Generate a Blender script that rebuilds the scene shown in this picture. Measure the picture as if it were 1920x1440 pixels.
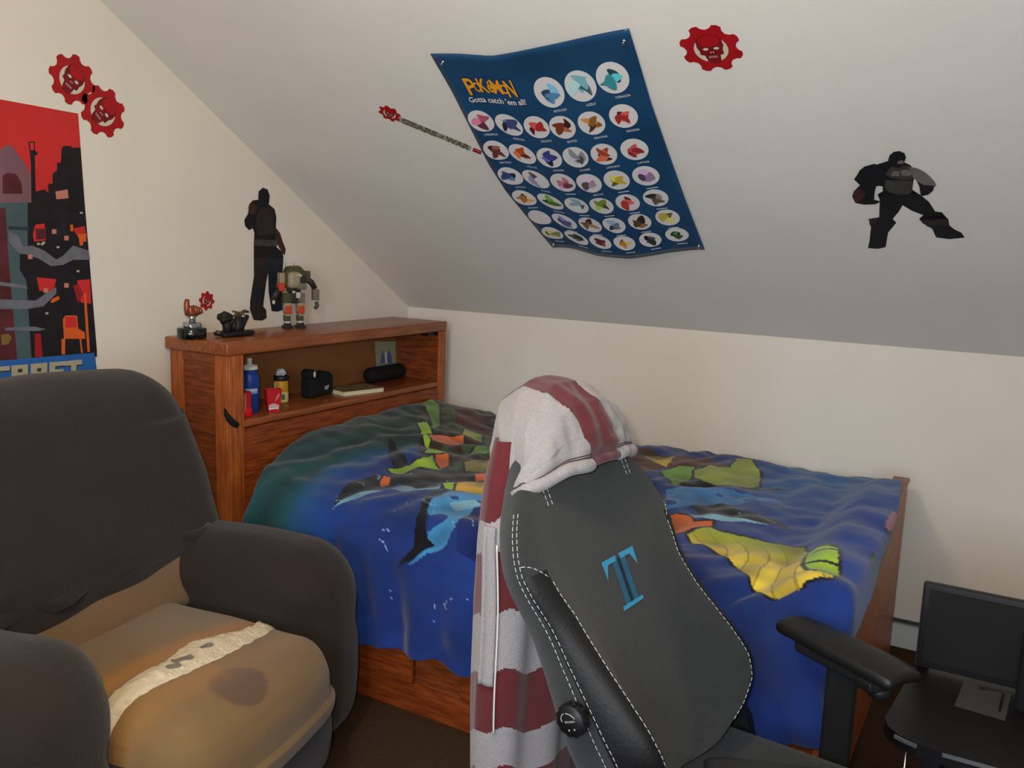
import bpy, bmesh, math, random
import numpy as np
from mathutils import Vector, Matrix, noise
from mathutils.geometry import tessellate_polygon
from mathutils.bvhtree import BVHTree

for o in list(bpy.data.objects): bpy.data.objects.remove(o, do_unlink=True)
SC = bpy.context.scene
C = SC.collection
random.seed(7)
rad = math.radians

# ---------------------------------------------------------------- camera, light, exposure
FPX = 1659.46
CAM = Vector((2.674, -3.591, 1.496))
YAW, PITCH, ROLL = rad(-29.84), rad(9.03), rad(2.03)
FW = Vector((math.sin(YAW)*math.cos(PITCH), math.cos(YAW)*math.cos(PITCH), -math.sin(PITCH)))
_r = Vector((math.cos(YAW), -math.sin(YAW), 0)); _u = _r.cross(FW)
RT = _r*math.cos(ROLL) + _u*math.sin(ROLL)
UP = -_r*math.sin(ROLL) + _u*math.cos(ROLL)
cd = bpy.data.cameras.new('camera'); cam = bpy.data.objects.new('camera', cd); C.objects.link(cam)
cam.matrix_world = Matrix(((RT.x, UP.x, -FW.x, CAM.x), (RT.y, UP.y, -FW.y, CAM.y), (RT.z, UP.z, -FW.z, CAM.z), (0, 0, 0, 1)))
cd.sensor_fit = 'HORIZONTAL'; cd.sensor_width = 36.0; cd.lens = 36.0*FPX/1920.0; cd.clip_start = 0.02
SC.camera = cam

w = bpy.data.worlds.new('world'); SC.world = w; w.use_nodes = True
w.node_tree.nodes['Background'].inputs[0].default_value = (0.55, 0.7, 1.0, 1)
w.node_tree.nodes['Background'].inputs[1].default_value = 0.02
SC.view_settings.view_transform = 'Standard'; SC.view_settings.look = 'None'
SC.view_settings.gamma = 1.0; SC.view_settings.use_curve_mapping = False
SC.view_settings.exposure = 0.0

LAMP = Vector((1.80, -3.10, 2.30))
LAMP_W = 42.0
FILL_W = 56.0
FLASH_W = 9.0
ld = bpy.data.lights.new('ceiling_bulb', 'POINT'); ld.energy = LAMP_W; ld.color = (1.0, 0.82, 0.55); ld.shadow_soft_size = 0.10
lo = bpy.data.objects.new('ceiling_bulb', ld); C.objects.link(lo); lo.location = LAMP
# bluish fill, added as daylight from an unseen window behind the camera
wd = bpy.data.lights.new('fill_light', 'AREA'); wd.energy = FILL_W; wd.color = (0.62, 0.78, 1.0); wd.shape = 'RECTANGLE'; wd.size = 1.0; wd.size_y = 1.1
wo = bpy.data.objects.new('fill_light', wd); C.objects.link(wo); wo.location = (2.6, -4.93, 1.5); wo.rotation_euler = (rad(90), 0, 0)
# the camera's own small flash, a hand's width beside the lens
fd = bpy.data.lights.new('camera_flash', 'AREA'); fd.energy = FLASH_W; fd.color = (1.0, 0.97, 0.93); fd.size = 0.035; fd.spread = rad(120)
fo = bpy.data.objects.new('camera_flash', fd); C.objects.link(fo)
fm = cam.matrix_world.copy(); fm.translation = CAM - RT*0.045 + UP*0.045 - FW*0.0; fo.matrix_world = fm

# ---------------------------------------------------------------- helpers
def lin(c):
    return tuple(((x/255)/12.92 if x/255 <= 0.04045 else ((x/255+0.055)/1.055)**2.4) for x in c)

def ray(px, py): return RT*((px-960)/FPX) - UP*((py-720)/FPX) + FW
def onx(px, py, X): d = ray(px, py); return CAM + d*((X-CAM.x)/d.x)
def ony(px, py, Y): d = ray(px, py); return CAM + d*((Y-CAM.y)/d.y)
def onz(px, py, Z): d = ray(px, py); return CAM + d*((Z-CAM.z)/d.z)

_mats = {}
def mat(name, col, rough=0.8, var=0.0, scale=20.0, bump=0.0, bscale=200.0, metal=0.0, spec=0.3, sheen=0.0, attr=None, trans=0.0, emit=0.0, stretch=(1, 1, 1), col2=None):
    if name in _mats: return _mats[name]
    m = bpy.data.materials.new(name); m.use_nodes = True; nt = m.node_tree; b = nt.nodes['Principled BSDF']
    L = lin(col) + (1,)
    b.inputs['Base Color'].default_value = L
    b.inputs['Roughness'].default_value = rough; b.inputs['Metallic'].default_value = metal
    b.inputs['Specular IOR Level'].default_value = spec
    if sheen: b.inputs['Sheen Weight'].default_value = sheen
    if trans: b.inputs['Transmission Weight'].default_value = trans
    tc = nt.nodes.new('ShaderNodeTexCoord'); mp = nt.nodes.new('ShaderNodeMapping'); mp.inputs['Scale'].default_value = stretch
    nt.links.new(tc.outputs['Object'], mp.inputs[0])
    src = None
    if attr:
        a = nt.nodes.new('ShaderNodeAttribute'); a.attribute_name = attr; src = a.outputs['Color']
    if var or col2:
        n = nt.nodes.new('ShaderNodeTexNoise'); n.inputs['Scale'].default_value = scale; n.inputs['Detail'].default_value = 5
        nt.links.new(mp.outputs[0], n.inputs['Vector'])
        if col2:
            r = nt.nodes.new('ShaderNodeValToRGB'); r.color_ramp.elements[0].position = 0.35; r.color_ramp.elements[1].position = 0.68
            r.color_ramp.elements[0].color = L; r.color_ramp.elements[1].color = lin(col2)+(1,)
            nt.links.new(n.outputs['Fac'], r.inputs[0]); nt.links.new(r.outputs[0], b.inputs['Base Color'])
        else:
            hsv = nt.nodes.new('ShaderNodeHueSaturation'); mr = nt.nodes.new('ShaderNodeMapRange')
            mr.inputs[1].default_value = 0.25; mr.inputs[2].default_value = 0.75; mr.inputs[3].default_value = 1-var; mr.inputs[4].default_value = 1+var
            nt.links.new(n.outputs['Fac'], mr.inputs[0]); nt.links.new(mr.outputs[0], hsv.inputs['Value'])
            if src: nt.links.new(src, hsv.inputs['Color'])
            else: hsv.inputs['Color'].default_value = L
            nt.links.new(hsv.outputs[0], b.inputs['Base Color'])
    elif src: nt.links.new(src, b.inputs['Base Color'])
    if bump:
        n2 = nt.nodes.new('ShaderNodeTexNoise'); n2.inputs['Scale'].default_value = bscale; n2.inputs['Detail'].default_value = 3
        nt.links.new(mp.outputs[0], n2.inputs['Vector'])
        bp = nt.nodes.new('ShaderNodeBump'); bp.inputs['Strength'].default_value = bump; bp.inputs['Distance'].default_value = 0.004
        nt.links.new(n2.outputs['Fac'], bp.inputs['Height']); nt.links.new(bp.outputs[0], b.inputs['Normal'])
    if emit:
        b.inputs['Emission Color'].default_value = L; b.inputs['Emission Strength'].default_value = emit
    _mats[name] = m
    return m

class MB:
    """collects geometry, then links it as one mesh object"""
    def __init__(s): s.v = []; s.f = []; s.mi = []; s.mats = []; s.sm = []
    def m(s, mt):
        if mt not in s.mats: s.mats.append(mt)
        return s.mats.index(mt)
    def add(s, vs, fs, mt=None, smooth=False, M=None):
        k = len(s.v); i = s.m(mt) if mt else 0
        s.v += [tuple(M @ Vector(v)) if M else tuple(v) for v in vs]
        for f in fs: s.f.append(tuple(k+a for a in f)); s.mi.append(i); s.sm.append(smooth)
        return s
    def box(s, x0, x1, y0, y1, z0, z1, mt=None, M=None, bev=0.0):
        if bev > 0:
            return s.rbox(((x0+x1)/2, (y0+y1)/2, (z0+z1)/2), (abs(x1-x0), abs(y1-y0), abs(z1-z0)), bev, mt, n=2, M=M, tight=True)
        vs = [(x, y, z) for x in (x0, x1) for y in (y0, y1) for z in (z0, z1)]
        fs = [(0, 1, 3, 2), (4, 6, 7, 5), (0, 4, 5, 1), (2, 3, 7, 6), (0, 2, 6, 4), (1, 5, 7, 3)]
        if (x1-x0)*(y1-y0)*(z1-z0) < 0: fs = [f[::-1] for f in fs]
        return s.add(vs, fs, mt, False, M)
    def rbox(s, c, size, r, mt=None, n=10, M=None, deform=None, tight=False, smooth=True):
        """rounded box; dense grid when tight is False"""
        sx, sy, sz = size
        r = min(r, min(size)*0.499)
        def ticks(L):
            if tight:
                a = [-L/2 + r*(1-math.cos(t*math.pi/2/n)) for t in range(n+1)] 
                a = [-L/2 + r*t/n for t in range(n+1)]
                return a + [-q for q in reversed(a)]
            k = max(2, n)
            return [-L/2 + L*i/k for i in range(k+1)]
        T = [ticks(sx), ticks(sy), ticks(sz)]
        idx = {}; vs = []; fs = []
        def V(i, j, k):
            key = (i, j, k)
            if key in idx: return idx[key]
            p = Vector((T[0][i], T[1][j], T[2][k]))
            q = Vector((max(-sx/2+r, min(sx/2-r, p.x)), max(-sy/2+r, min(sy/2-r, p.y)), max(-sz/2+r, min(sz/2-r, p.z))))
            d = p-q
            if d.length > 1e-9: p = q + d.normalized()*r
            p = p + Vector(c)
            if deform: p = Vector(deform(p))
            idx[key] = len(vs); vs.append(p); return idx[key]
        nx, ny, nz = len(T[0])-1, len(T[1])-1, len(T[2])-1
        for i in range(nx):
            for j in range(ny):
                fs.append((V(i, j, 0), V(i, j+1, 0), V(i+1, j+1, 0), V(i+1, j, 0)))
                fs.append((V(i, j, nz), V(i+1, j, nz), V(i+1, j+1, nz), V(i, j+1, nz)))
        for i in range(nx):
            for k in range(nz):
                fs.append((V(i, 0, k), V(i+1, 0, k), V(i+1, 0, k+1), V(i, 0, k+1)))
                fs.append((V(i, ny, k), V(i, ny, k+1), V(i+1, ny, k+1), V(i+1, ny, k)))
        for j in range(ny):
            for k in range(nz):
                fs.append((V(0, j, k), V(0, j, k+1), V(0, j+1, k+1), V(0, j+1, k)))
                fs.append((V(nx, j, k), V(nx, j+1, k), V(nx, j+1, k+1), V(nx, j, k+1)))
        return s.add(vs, fs, mt, smooth, M)
    def lathe(s, prof, mt=None, n=24, M=None, smooth=True):
        vs = []; fs = []
        for r, z in prof:
            for i in range(n):
                a = 2*math.pi*i/n; vs.append((r*math.cos(a), r*math.sin(a), z))
        for j in range(len(prof)-1):
            for i in range(n):
                k = (i+1) % n; fs.append((j*n+i, j*n+k, (j+1)*n+k, (j+1)*n+i))
        fs.append(tuple(range(n))[::-1]); fs.append(tuple((len(prof)-1)*n+i for i in range(n)))
        return s.add(vs, fs, mt, smooth, M)
    def tube(s, pts, r, mt=None, n=8, M=None):
        pts = [Vector(p) for p in pts]; R = r if isinstance(r, (list, tuple)) else [r]*len(pts)
        vs = []; fs = []; prev = None
        for i, p in enumerate(pts):
            t = (pts[min(i+1, len(pts)-1)] - pts[max(i-1, 0)]).normalized()
            if prev is None:
                a = Vector((0, 0, 1)) if abs(t.z) < 0.9 else Vector((1, 0, 0)); prev = t.cross(a).normalized()
            prev = (prev - t*prev.dot(t)).normalized(); b = t.cross(prev)
            for k in range(n):
                g = 2*math.pi*k/n; vs.append(p + (prev*math.cos(g)+b*math.sin(g))*R[i])
        for i in range(len(pts)-1):
            for k in range(n):
                q = (k+1) % n; fs.append((i*n+k, i*n+q, (i+1)*n+q, (i+1)*n+k))
        fs.append(tuple(range(n))[::-1]); fs.append(tuple((len(pts)-1)*n+k for k in range(n)))
        return s.add(vs, fs, mt, True, M)
    def grid(s, fn, nu, nv, mt=None, smooth=True, mfn=None):
        vs = [fn(i/nu, j/nv) for j in range(nv+1) for i in range(nu+1)]
        k0 = len(s.v); s.v += [tuple(v) for v in vs]
        for j in range(nv):
            for i in range(nu):
                a = j*(nu+1)+i
                s.f.append((k0+a, k0+a+1, k0+a+nu+2, k0+a+nu+1)); s.sm.append(smooth)
                mm = mfn((i+.5)/nu, (j+.5)/nv) if mfn else mt
                s.mi.append(s.m(mm) if mm else 0)
        return s
    def poly(s, pts, mp, off, mt):
        """flat (concave allowed) polygon; pts 2-D, mp maps (a, b, off) to 3-D"""
        tri = tessellate_polygon([[Vector((a, b, 0)) for a, b in pts]])
        P = [mp(a, b, off) for a, b in pts]
        fs = []
        for t in tri: fs.append(tuple(t))
        return s.add(P, fs, mt, False)
    def slab(s, pts, mp, o0, o1, mt, mside=None):
        tri = tessellate_polygon([[Vector((a, b, 0)) for a, b in pts]])
        n = len(pts)
        s.add([mp(a, b, o1) for a, b in pts], [tuple(t) for t in tri], mt)
        s.add([mp(a, b, o0) for a, b in pts], [tuple(t) for t in tri], mt)
        s.add([mp(a, b, o0) for a, b in pts]+[mp(a, b, o1) for a, b in pts], [(i, (i+1) % n, n+(i+1) % n, n+i) for i in range(n)], mside or mt)
        return s
    def build(s, name, mt=None, parent=None, subsurf=0, solid=0.0, loc=None):
        me = bpy.data.meshes.new(name); me.from_pydata(s.v, [], s.f)
        if not s.mats and mt: s.mats = [mt]
        for q in s.mats: me.materials.append(q)
        me.polygons.foreach_set('material_index', s.mi if s.mats else [0]*len(s.f))
        me.polygons.foreach_set('use_smooth', s.sm); me.update()
        bm = bmesh.new(); bm.from_mesh(me); bmesh.ops.remove_doubles(bm, verts=bm.verts, dist=1e-6)
        bm.to_mesh(me); bm.free()
        o = bpy.data.objects.new(name, me); C.objects.link(o)
        if parent: o.parent = parent; o.matrix_parent_inverse = parent.matrix_basis.inverted()
        if solid: md = o.modifiers.new('solid', 'SOLIDIFY'); md.thickness = solid; md.offset = 0
        if subsurf: md = o.modifiers.new('sub', 'SUBSURF'); md.levels = subsurf; md.render_levels = subsurf
        return o

def thing(name, label, cat, loc=(0, 0, 0), group=None):
    o = bpy.data.objects.new(name, None); C.objects.link(o); o.location = loc
    o.empty_display_size = 0.05
    o['label'] = label; o['category'] = cat
    if group: o['group'] = group
    return o
def tag(o, label, cat, group=None, kind=None):
    o['label'] = label; o['category'] = cat
    if group: o['group'] = group
    if kind: o['kind'] = kind
    return o
def struct(o, label=None):
    o['kind'] = 'structure'
    return o

def frame(o, x, y, z):
    """matrix from origin and three axes"""
    return Matrix(((x.x, y.x, z.x, o.x), (x.y, y.y, z.y, o.y), (x.z, y.z, z.z, o.z), (0, 0, 0, 1)))

def text_geo(s, bold=0.0, shear=0.0, spacing=1.0):
    cu = bpy.data.curves.new('txt', 'FONT'); cu.body = s; cu.size = 1.0; cu.offset = bold; cu.shear = shear; cu.space_character = spacing; cu.resolution_u = 3; cu.fill_mode = 'FRONT'
    ob = bpy.data.objects.new('txt', cu); C.objects.link(ob)
    dg = bpy.context.evaluated_depsgraph_get(); me = bpy.data.meshes.new_from_object(ob.evaluated_get(dg))
    vs = [tuple(v.co)[:2] for v in me.vertices]; fs = [tuple(p.vertices) for p in me.polygons]
    bpy.data.objects.remove(ob); bpy.data.curves.remove(cu); bpy.data.meshes.remove(me)
    xs = [v[0] for v in vs]; ys = [v[1] for v in vs]
    x0, x1, y0, y1 = min(xs), max(xs), min(ys), max(ys)
    return [((x-x0)/(x1-x0), (y-y0)/(y1-y0)) for x, y in vs], fs
def put_text(mb, s, mp, off, mt, **kw):
    """mp maps unit square (0..1, 0..1 bottom to top) to 3-D"""
    vs, fs = text_geo(s, **kw)
    mb.add([mp(a, b, off) for a, b in vs], fs, mt)

# ---------------------------------------------------------------- materials
M_wall = mat('wall_paint', (226, 217, 203), 0.9, var=0.03, scale=3, bump=0.08, bscale=120, spec=0.15)
M_slope = mat('slope_paint', (226, 222, 214), 0.9, var=0.03, scale=3, bump=0.08, bscale=120, spec=0.15)
M_carpet = mat('carpet', (70, 52, 38), 1.0, var=0.25, scale=120, bump=0.9, bscale=260, spec=0.05)
M_trim = mat('white_trim', (205, 210, 208), 0.35, spec=0.5)
M_wood = mat('oak', (104, 46, 18), 0.42, col2=(144, 72, 30), scale=14, bump=0.15, bscale=60, spec=0.4, stretch=(1, 1, 9))
M_woodl = mat('oak_light', (140, 66, 24), 0.42, col2=(176, 96, 42), scale=14, bump=0.15, bscale=60, spec=0.4, stretch=(6, 6, .7))
M_woody = mat('oak_along', (112, 46, 16), 0.4, col2=(152, 74, 30), scale=14, bump=0.15, bscale=60, spec=0.4, stretch=(6, 0.7, 6))
M_woodx = mat('oak_length', (112, 46, 16), 0.42, col2=(150, 72, 28), scale=14, bump=0.15, bscale=60, spec=0.4, stretch=(0.7, 6, 6))
M_top = mat('oak_top', (124, 62, 28), 0.3, col2=(156, 86, 44), scale=10, spec=0.5, stretch=(7, 0.6, 6))
M_hardb = mat('hardboard', (138, 88, 48), 0.7, var=0.06, scale=8)
M_black = mat('black_plastic', (16, 16, 17), 0.5, spec=0.4)
M_blackmat = mat('black_matte', (14, 14, 15), 0.85)
M_blackgl = mat('black_gloss', (12, 12, 14), 0.15, spec=0.6)
M_steel = mat('steel', (190, 190, 195), 0.25, metal=1.0)
M_white = mat('white_plastic', (215, 215, 210), 0.45)

# ---------------------------------------------------------------- the room
K = 1.163; TH = rad(32.26)
S_DIR = Vector((0, -math.cos(TH), math.sin(TH)))          # up the slope
S_N = Vector((0, -math.sin(TH), -math.cos(TH)))           # out of the slope into the room
def onslope(a, b, off=0.0): return Vector((a, 0, K)) + S_DIR*b + S_N*off
def onwall(y, z, off=0.0): return Vector((off, y, z))
def px_slope(px, py):
    d = ray(px, py); t = (Vector((0, 0, K))-CAM).dot(S_N)/d.dot(S_N); P = CAM+d*t
    return (P.x, -P.y/math.cos(TH))
def px_wall(px, py): P = onx(px, py, 0.0); return (P.y, P.z)

XR, YB, ZC = 4.1, -5.0, 2.45
YC = -(ZC-K)/math.tan(TH)
struct(MB().box(-.1, XR+.1, YB-.1, .1, -.1, 0, M_carpet).build('floor'))
struct(MB().box(-.1, XR+.1, 0, .1, 0, K, M_wall).build('wall_right'))
m = MB()
prof = [(0.0, 0.0), (0.0, K), (YC, ZC), (YB, ZC), (YB, 0.0)]
m.add([(0, y, z) for y, z in prof]+[(-.1, y, z) for y, z in prof], [(0, 1, 2, 3, 4), (9, 8, 7, 6, 5)]+[(i, (i+1) % 5, 5+(i+1) % 5, 5+i)[::-1] for i in range(5)], M_wall)
struct(m.build('wall_back'))
m = MB()
m.add([(XR, y, z) for y, z in prof]+[(XR+.1, y, z) for y, z in prof], [(4, 3, 2, 1, 0), (5, 6, 7, 8, 9)]+[(i, (i+1) % 5, 5+(i+1) % 5, 5+i) for i in range(5)], M_wall)
struct(m.build('wall_left'))
m = MB()
a, b = onslope(0, 0), onslope(0, math.hypot(YC, ZC-K))
n = S_N*-0.1
m.add([(0, a.y, a.z), (XR, a.y, a.z), (XR, b.y, b.z), (0, b.y, b.z), (0, a.y+n.y, a.z+n.z), (XR, a.y+n.y, a.z+n.z), (XR, b.y+n.y, b.z+n.z), (0, b.y+n.y, b.z+n.z)],
      [(0, 1, 2, 3), (7, 6, 5, 4), (0, 4, 5, 1), (3, 2, 6, 7), (0, 3, 7, 4), (1, 5, 6, 2)], M_slope)
so = m.build('ceiling_slope'); so['kind'] = 'structure'; so.name = 'ceiling'
struct(MB().box(-.1, XR+.1, YB-.1, YC, ZC, ZC+.1, M_slope).build('ceiling_flat')); bpy.data.objects['ceiling_flat'].name = 'ceiling_top'
# wall behind the camera, with an opening added for the fill light
m = MB()
for b in ((-.1, 2.05, 0, ZC), (3.15, XR+.1, 0, ZC), (2.05, 3.15, 0, .9), (2.05, 3.15, 2.1, ZC)):
    m.box(b[0], b[1], YB-.1, YB, b[2], b[3], M_wall)
struct(m.build('wall_front'))
M_pane = mat('fill_window_glass', (210, 225, 240), 0.05, trans=1.0)
m = MB()
for b in ((2.05, 2.11, .9, 2.1), (3.09, 3.15, .9, 2.1), (2.11, 3.09, .9, .96), (2.11, 3.09, 2.04, 2.1), (2.11, 3.09, 1.48, 1.52)):
    m.box(b[0], b[1], YB-.07, YB-.02, b[2], b[3], M_trim)
wf = struct(m.build('fill_window_1')); p = MB().box(2.11, 3.09, YB-.05, YB-.045, .96, 2.04, M_pane).build('pane', parent=wf)  # unseen window, put in to carry the bluish fill
# baseboard heater cover strip along the knee wall
m = MB(); m.box(0, XR, -.012, 0, 0, .085, M_trim); m.box(0, XR, -.016, 0, .085, .093, M_trim)
struct(m.build('baseboard_right'))
m = MB(); m.box(0, .012, YB, -.012, 0, .085, M_trim); m.box(0, .016, YB, -.016, .085, .093, M_trim)
struct(m.build('baseboard_back'))
# cable raceway just above the baseboard
cab = MB().box(1.2, 3.6, -.010, -.001, .080+.018, .112, mat('grey_cord', (70, 72, 66), 0.6)).build('wall_cord')
tag(cab, 'thin grey cord running along the white baseboard behind the footboard', 'cord')

# ceiling lamp (behind and above the photographer)
lt = thing('ceiling_lamp', 'round frosted ceiling lamp on the flat ceiling', 'lamp', (LAMP.x, LAMP.y, ZC))
M0 = Matrix.Translation((LAMP.x, LAMP.y, 0))
MB().lathe([(.15, ZC), (.15, ZC-.03), (.13, ZC-.035)], M_steel, M=M0).build('base', parent=lt)

# ---------------------------------------------------------------- bed
D, G, W, H, TT, LF, HF, SH = .323, .138, 1.319, 1.122, .045, 2.374, .689, .84
YR, YL = -G, -G-W            # wall side and room side
bed = thing('bed', 'oak bed with bookcase headboard and drawers beneath', 'bed', (1.2, -.8, 0))
m = MB(); m.box(.004, D+.004, YL-.012, YR+.006, H-TT, H, M_top, bev=.008); m.build('headboard_top', parent=bed)
m = MB(); m.box(.02, .05, YL+.02, YR-.02, 0, H-TT, M_hardb); m.build('back_panel', parent=bed)
for side, y0, y1, out in (('l', YL, YL+.03, -1), ('r', YR-.03, YR, 1)):
    m = MB()
    yf = YL if out < 0 else YR
    m.box(.02, D-.02, y0+.008 if out < 0 else y0, y1 if out < 0 else y1-.008, 0, H-TT, M_wood)
    ya, yb = (YL-.0, YL+.012) if out < 0 else (YR-.012, YR)
    m.box(.02, .085, ya, yb, 0, H-TT, M_woodl, bev=.003)
    m.box(D-.075, D-.012, ya, yb, 0, H-TT, M_woodl, bev=.003)
    for z0, z1 in ((H-TT-.03, H-TT), (SH-.05, SH-.02), (.0, .09)): m.box(.085, D-.075, ya, yb, z0, z1, M_wood)
    m.build('side_panel', parent=bed)
m = MB()
m.box(D-.012, D, YL, YL+.066, 0, H-TT, M_woodl, bev=.003); m.build('headboard_stile', parent=bed)
m = MB(); m.box(D-.012, D, YR-.05, YR, 0, H-TT, M_woodl, bev=.003); m.build('headboard_stile', parent=bed)
m = MB(); m.box(.05, D-.004, YL+.03, YR-.03, SH-.025, SH, M_top, bev=.004); m.build('shelf', parent=bed)
m = MB(); m.box(D-.03, D-.006, YL+.066, YR-.05, 0, SH-.028, M_woody); m.box(D-.012, D, YL+.066, YR-.05, SH-.09, SH-.03, M_woody); m.build('front_panel', parent=bed)
m = MB(); m.box(D-.06, D-.02, YR-.115, YR-.032, H-TT-.018, H-TT, M_black); m.build('corner_bracket', parent=bed)
m = MB(); P = onx(418, 760, D+.004)
m.tube([ony(421, 766, YL-.006), ony(424, 776, YL-.006), ony(430, 786, YL-.008), onx(437, 793, D+.006), onx(444, 797, D+.005)], [.003, .008, .011, .012, .011], M_blackmat); m.build('black_strap', parent=bed)
# footboard
M_woodf = mat('oak_footboard', (146, 74, 34), .42, col2=(176, 98, 50), scale=9, bump=.1, bscale=60, spec=.4, stretch=(6, .7, 6))
m = MB(); m.box(LF-.035, LF, YL, YR, .02, HF, M_woodf, bev=.004)
m.box(LF-.05, LF+.006, YL-.01, YR+.004, HF-.0, HF+.012, M_woody, bev=.004); m.build('footboard', parent=bed)
# captain's base
YS = YL+.02
m = MB(); m.box(D, LF-.035, YS, YR-.02, .0, .34, M_woodx); m.box(D, LF-.035, YS-.012, YS, 0, .10, M_woodx, bev=.003); m.box(D, LF-.035, YS-.012, YS, .30, .34, M_woodx)
for x0, x1 in ((D, D+.05), (1.13, 1.30), (LF-.1, LF-.035)): m.box(x0, x1, YS-.012, YS, .1, .30, M_wood)
m.build('base_frame', parent=bed)
for x0, x1 in ((D+.056, 1.124), (1.306, LF-.106)):
    m = MB(); m.box(x0, x1, YS-.024, YS-.001, .106, .294, M_woodx, bev=.005); m.box(x0+.05, x1-.05, YS-.027, YS-.02, .145, .255, M_woodx, bev=.003)
    dr = m.build('drawer', parent=bed)
    MB().box((x0+x1)/2-.06, (x0+x1)/2+.06, YS-.036, YS-.024, .255, .268, M_wood, bev=.004).build('drawer_handle', parent=dr)
mt = MB().rbox(((D+LF-.035)/2+.06, (YS+YR-.02)/2, .49), (LF-.035-D-.13, abs(YS-YR)-.04, .27), .05, mat('mattress_ticking', (190, 188, 180), 0.9), n=5, tight=True).build('mattress')
tag(mt, 'white mattress lying under the blue comforter', 'mattress')

# ---------------------------------------------------------------- comforter
def sst(a, b, x):
    t = np.clip((x-a)/(b-a), 0, 1); return t*t*(3-2*t)
X0, X1, NX = .335, 2.50, 440
T0, NT = .012, 400
xs = np.linspace(X0, X1, NX); js = np.linspace(0, 1, NT)
XX, JJ = np.meshgrid(xs, js)
zb = np.interp(XX, [.33, .6, .94, 1.0, 1.16, 1.28, 1.42, 1.8, 2.2, 2.4, 2.5], [.30, .27, .256, .262, .285, .255, .27, .27, .25, .27, .29])
tend = 1.5 + (.655-zb)
TTT = T0 + JJ*(tend-T0)
def nz(x, y, s, seed=0, oct=2):
    out = np.zeros_like(x); f = x.ravel(); g = y.ravel()
    o = np.array([noise.noise(Vector((a*s+seed, b*s, seed*1.7))) for a, b in zip(f, g)])
    return o.reshape(x.shape)
# coarse noise, bilinearly enlarged
def nfield(s, seed, k=4):
    xc = XX[::k, ::k]; tc = TTT[::k, ::k]
    c = nz(xc, tc, s, seed)
    yi = np.linspace(0, c.shape[0]-1, NT); xi = np.linspace(0, c.shape[1]-1, NX)
    a = np.array([np.interp(xi, np.arange(c.shape[1]), row) for row in c])
    return np.array([np.interp(yi, np.arange(c.shape[0]), a[:, i]) for i in range(NX)]).T
XMX = np.interp(TTT, [0, .15, .4, .8, 1.1, 1.3, 2], [2.315, 2.32, 2.385, 2.43, 2.465, 2.50, 2.50])
XMN = X0 + .105*np.clip((TTT-1.15)/.35, 0, 1)**1.3
XX = XMN + (XX-X0)/(X1-X0)*(XMX-XMN)
n1, n2, n3 = nfield(2.2, 3), nfield(6.5, 11), nfield(15, 5, 3)
top = .655 + .105*np.exp(-((XX-.33)/.27)**2)*sst(1.52, .95, TTT)*sst(-.25, .35, TTT) + (.02*n1 + .012*n2 + .004*n3)*(1-.85*sst(2.2, 2.32, XX))
top += .070*sst(2.18, 2.32, XX)*sst(.12, .42, TTT)
wr = np.sin((TTT*.8+XX*1.6)*22+n1*7+n2*3); top += .0055*wr*np.abs(n1+.2)*2*(1-.8*sst(2.2, 2.32, XX))+.004*n3
top -= .02*sst(.16, .0, TTT)
rr = .085
rr = .085*(1-.6*sst(2.1, 2.34, XX)); s = TTT-(1.46+.055*sst(2.1, 2.34, XX)); d1 = .5*(s+np.sqrt(s*s+rr*rr))
yy = -(TTT - d1)
s2 = XX-2.405; r2 = .03; d2 = .5*(s2+np.sqrt(s2*s2+r2*r2))
over = sst(.1, 1.3, TTT)
xx = 2.405 + s2 - d2
zz = top - np.where(d1 > 0, d1, 0)*1.0 - d2*over*1.15
hang = np.clip((d1-.03)/.35, 0, 1)
fold = np.sin(XX*19+5*n1+.8+TTT*1.5)*.6+np.sin(XX*43+2+6*n1-TTT*4)*.45+n2*1.0+n3*.35
yy -= hang*(.010+.026*fold) + np.clip(hang*4, 0, 1)*.028
# puffy bulge where the quilt swells over the headboard corner
yy -= .035*np.exp(-((XX-.42)/.16)**2)*np.exp(-((TTT-1.62)/.14)**2)
xx = np.where(XX < .40, xx - .0*hang, xx)
xx += hang*.01*n2
# spread the foot edge so it clears the footboard
zz += 0.0
yy = np.minimum(yy, -.014)
# crumples along the foot
zz += .006*(1+np.sin(TTT*26+n1*5))*sst(2.1, 2.33, XX)*(d1 < .06)
co = np.stack([xx, yy, zz], -1).reshape(-1, 3)

def inside(poly, x, y):
    res = np.zeros(x.shape, bool); n = len(poly)
    for i in range(n):
        ax, ay = poly[i]; bx, by = poly[(i+1) % n]
        c = ((ay > y) != (by > y)); 
        with np.errstate(divide='ignore', invalid='ignore'):
            xi = (bx-ax)*(y-ay)/((by-ay) if by != ay else 1e-9)+ax
        res ^= c & (x < xi)
    return res
def edged(poly, x, y):
    d = np.full(x.shape, 9.0); n = len(poly)
    for i in range(n):
        a = np.array(poly[i]); b = np.array(poly[(i+1) % n]); e = b-a; L = e@e+1e-12
        t = np.clip(((x-a[0])*e[0]+(y-a[1])*e[1])/L, 0, 1)
        d = np.minimum(d, np.hypot(x-a[0]-t*e[0], y-a[1]-t*e[1]))
    return d
def A(c): return np.array(lin(c))
cx = XX + .008*n2 + .004*n3; ct = TTT + .006*n2 + .004*n3 - .075*sst(2.08, 2.3, XX)*sst(.3, .8, TTT)
col = np.zeros(XX.shape+(3,))
blue = A((34, 62, 138)); dblue = A((26, 46, 104)); lb = A((44, 88, 142)); teal = A((32, 72, 76)); dg = A((30, 52, 46)); dk = A((20, 30, 26))
mixv = np.clip(.5+n1*.9+n3*.3, 0, 1)[..., None]
col[:] = blue*(1-mixv)+dblue*mixv
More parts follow.
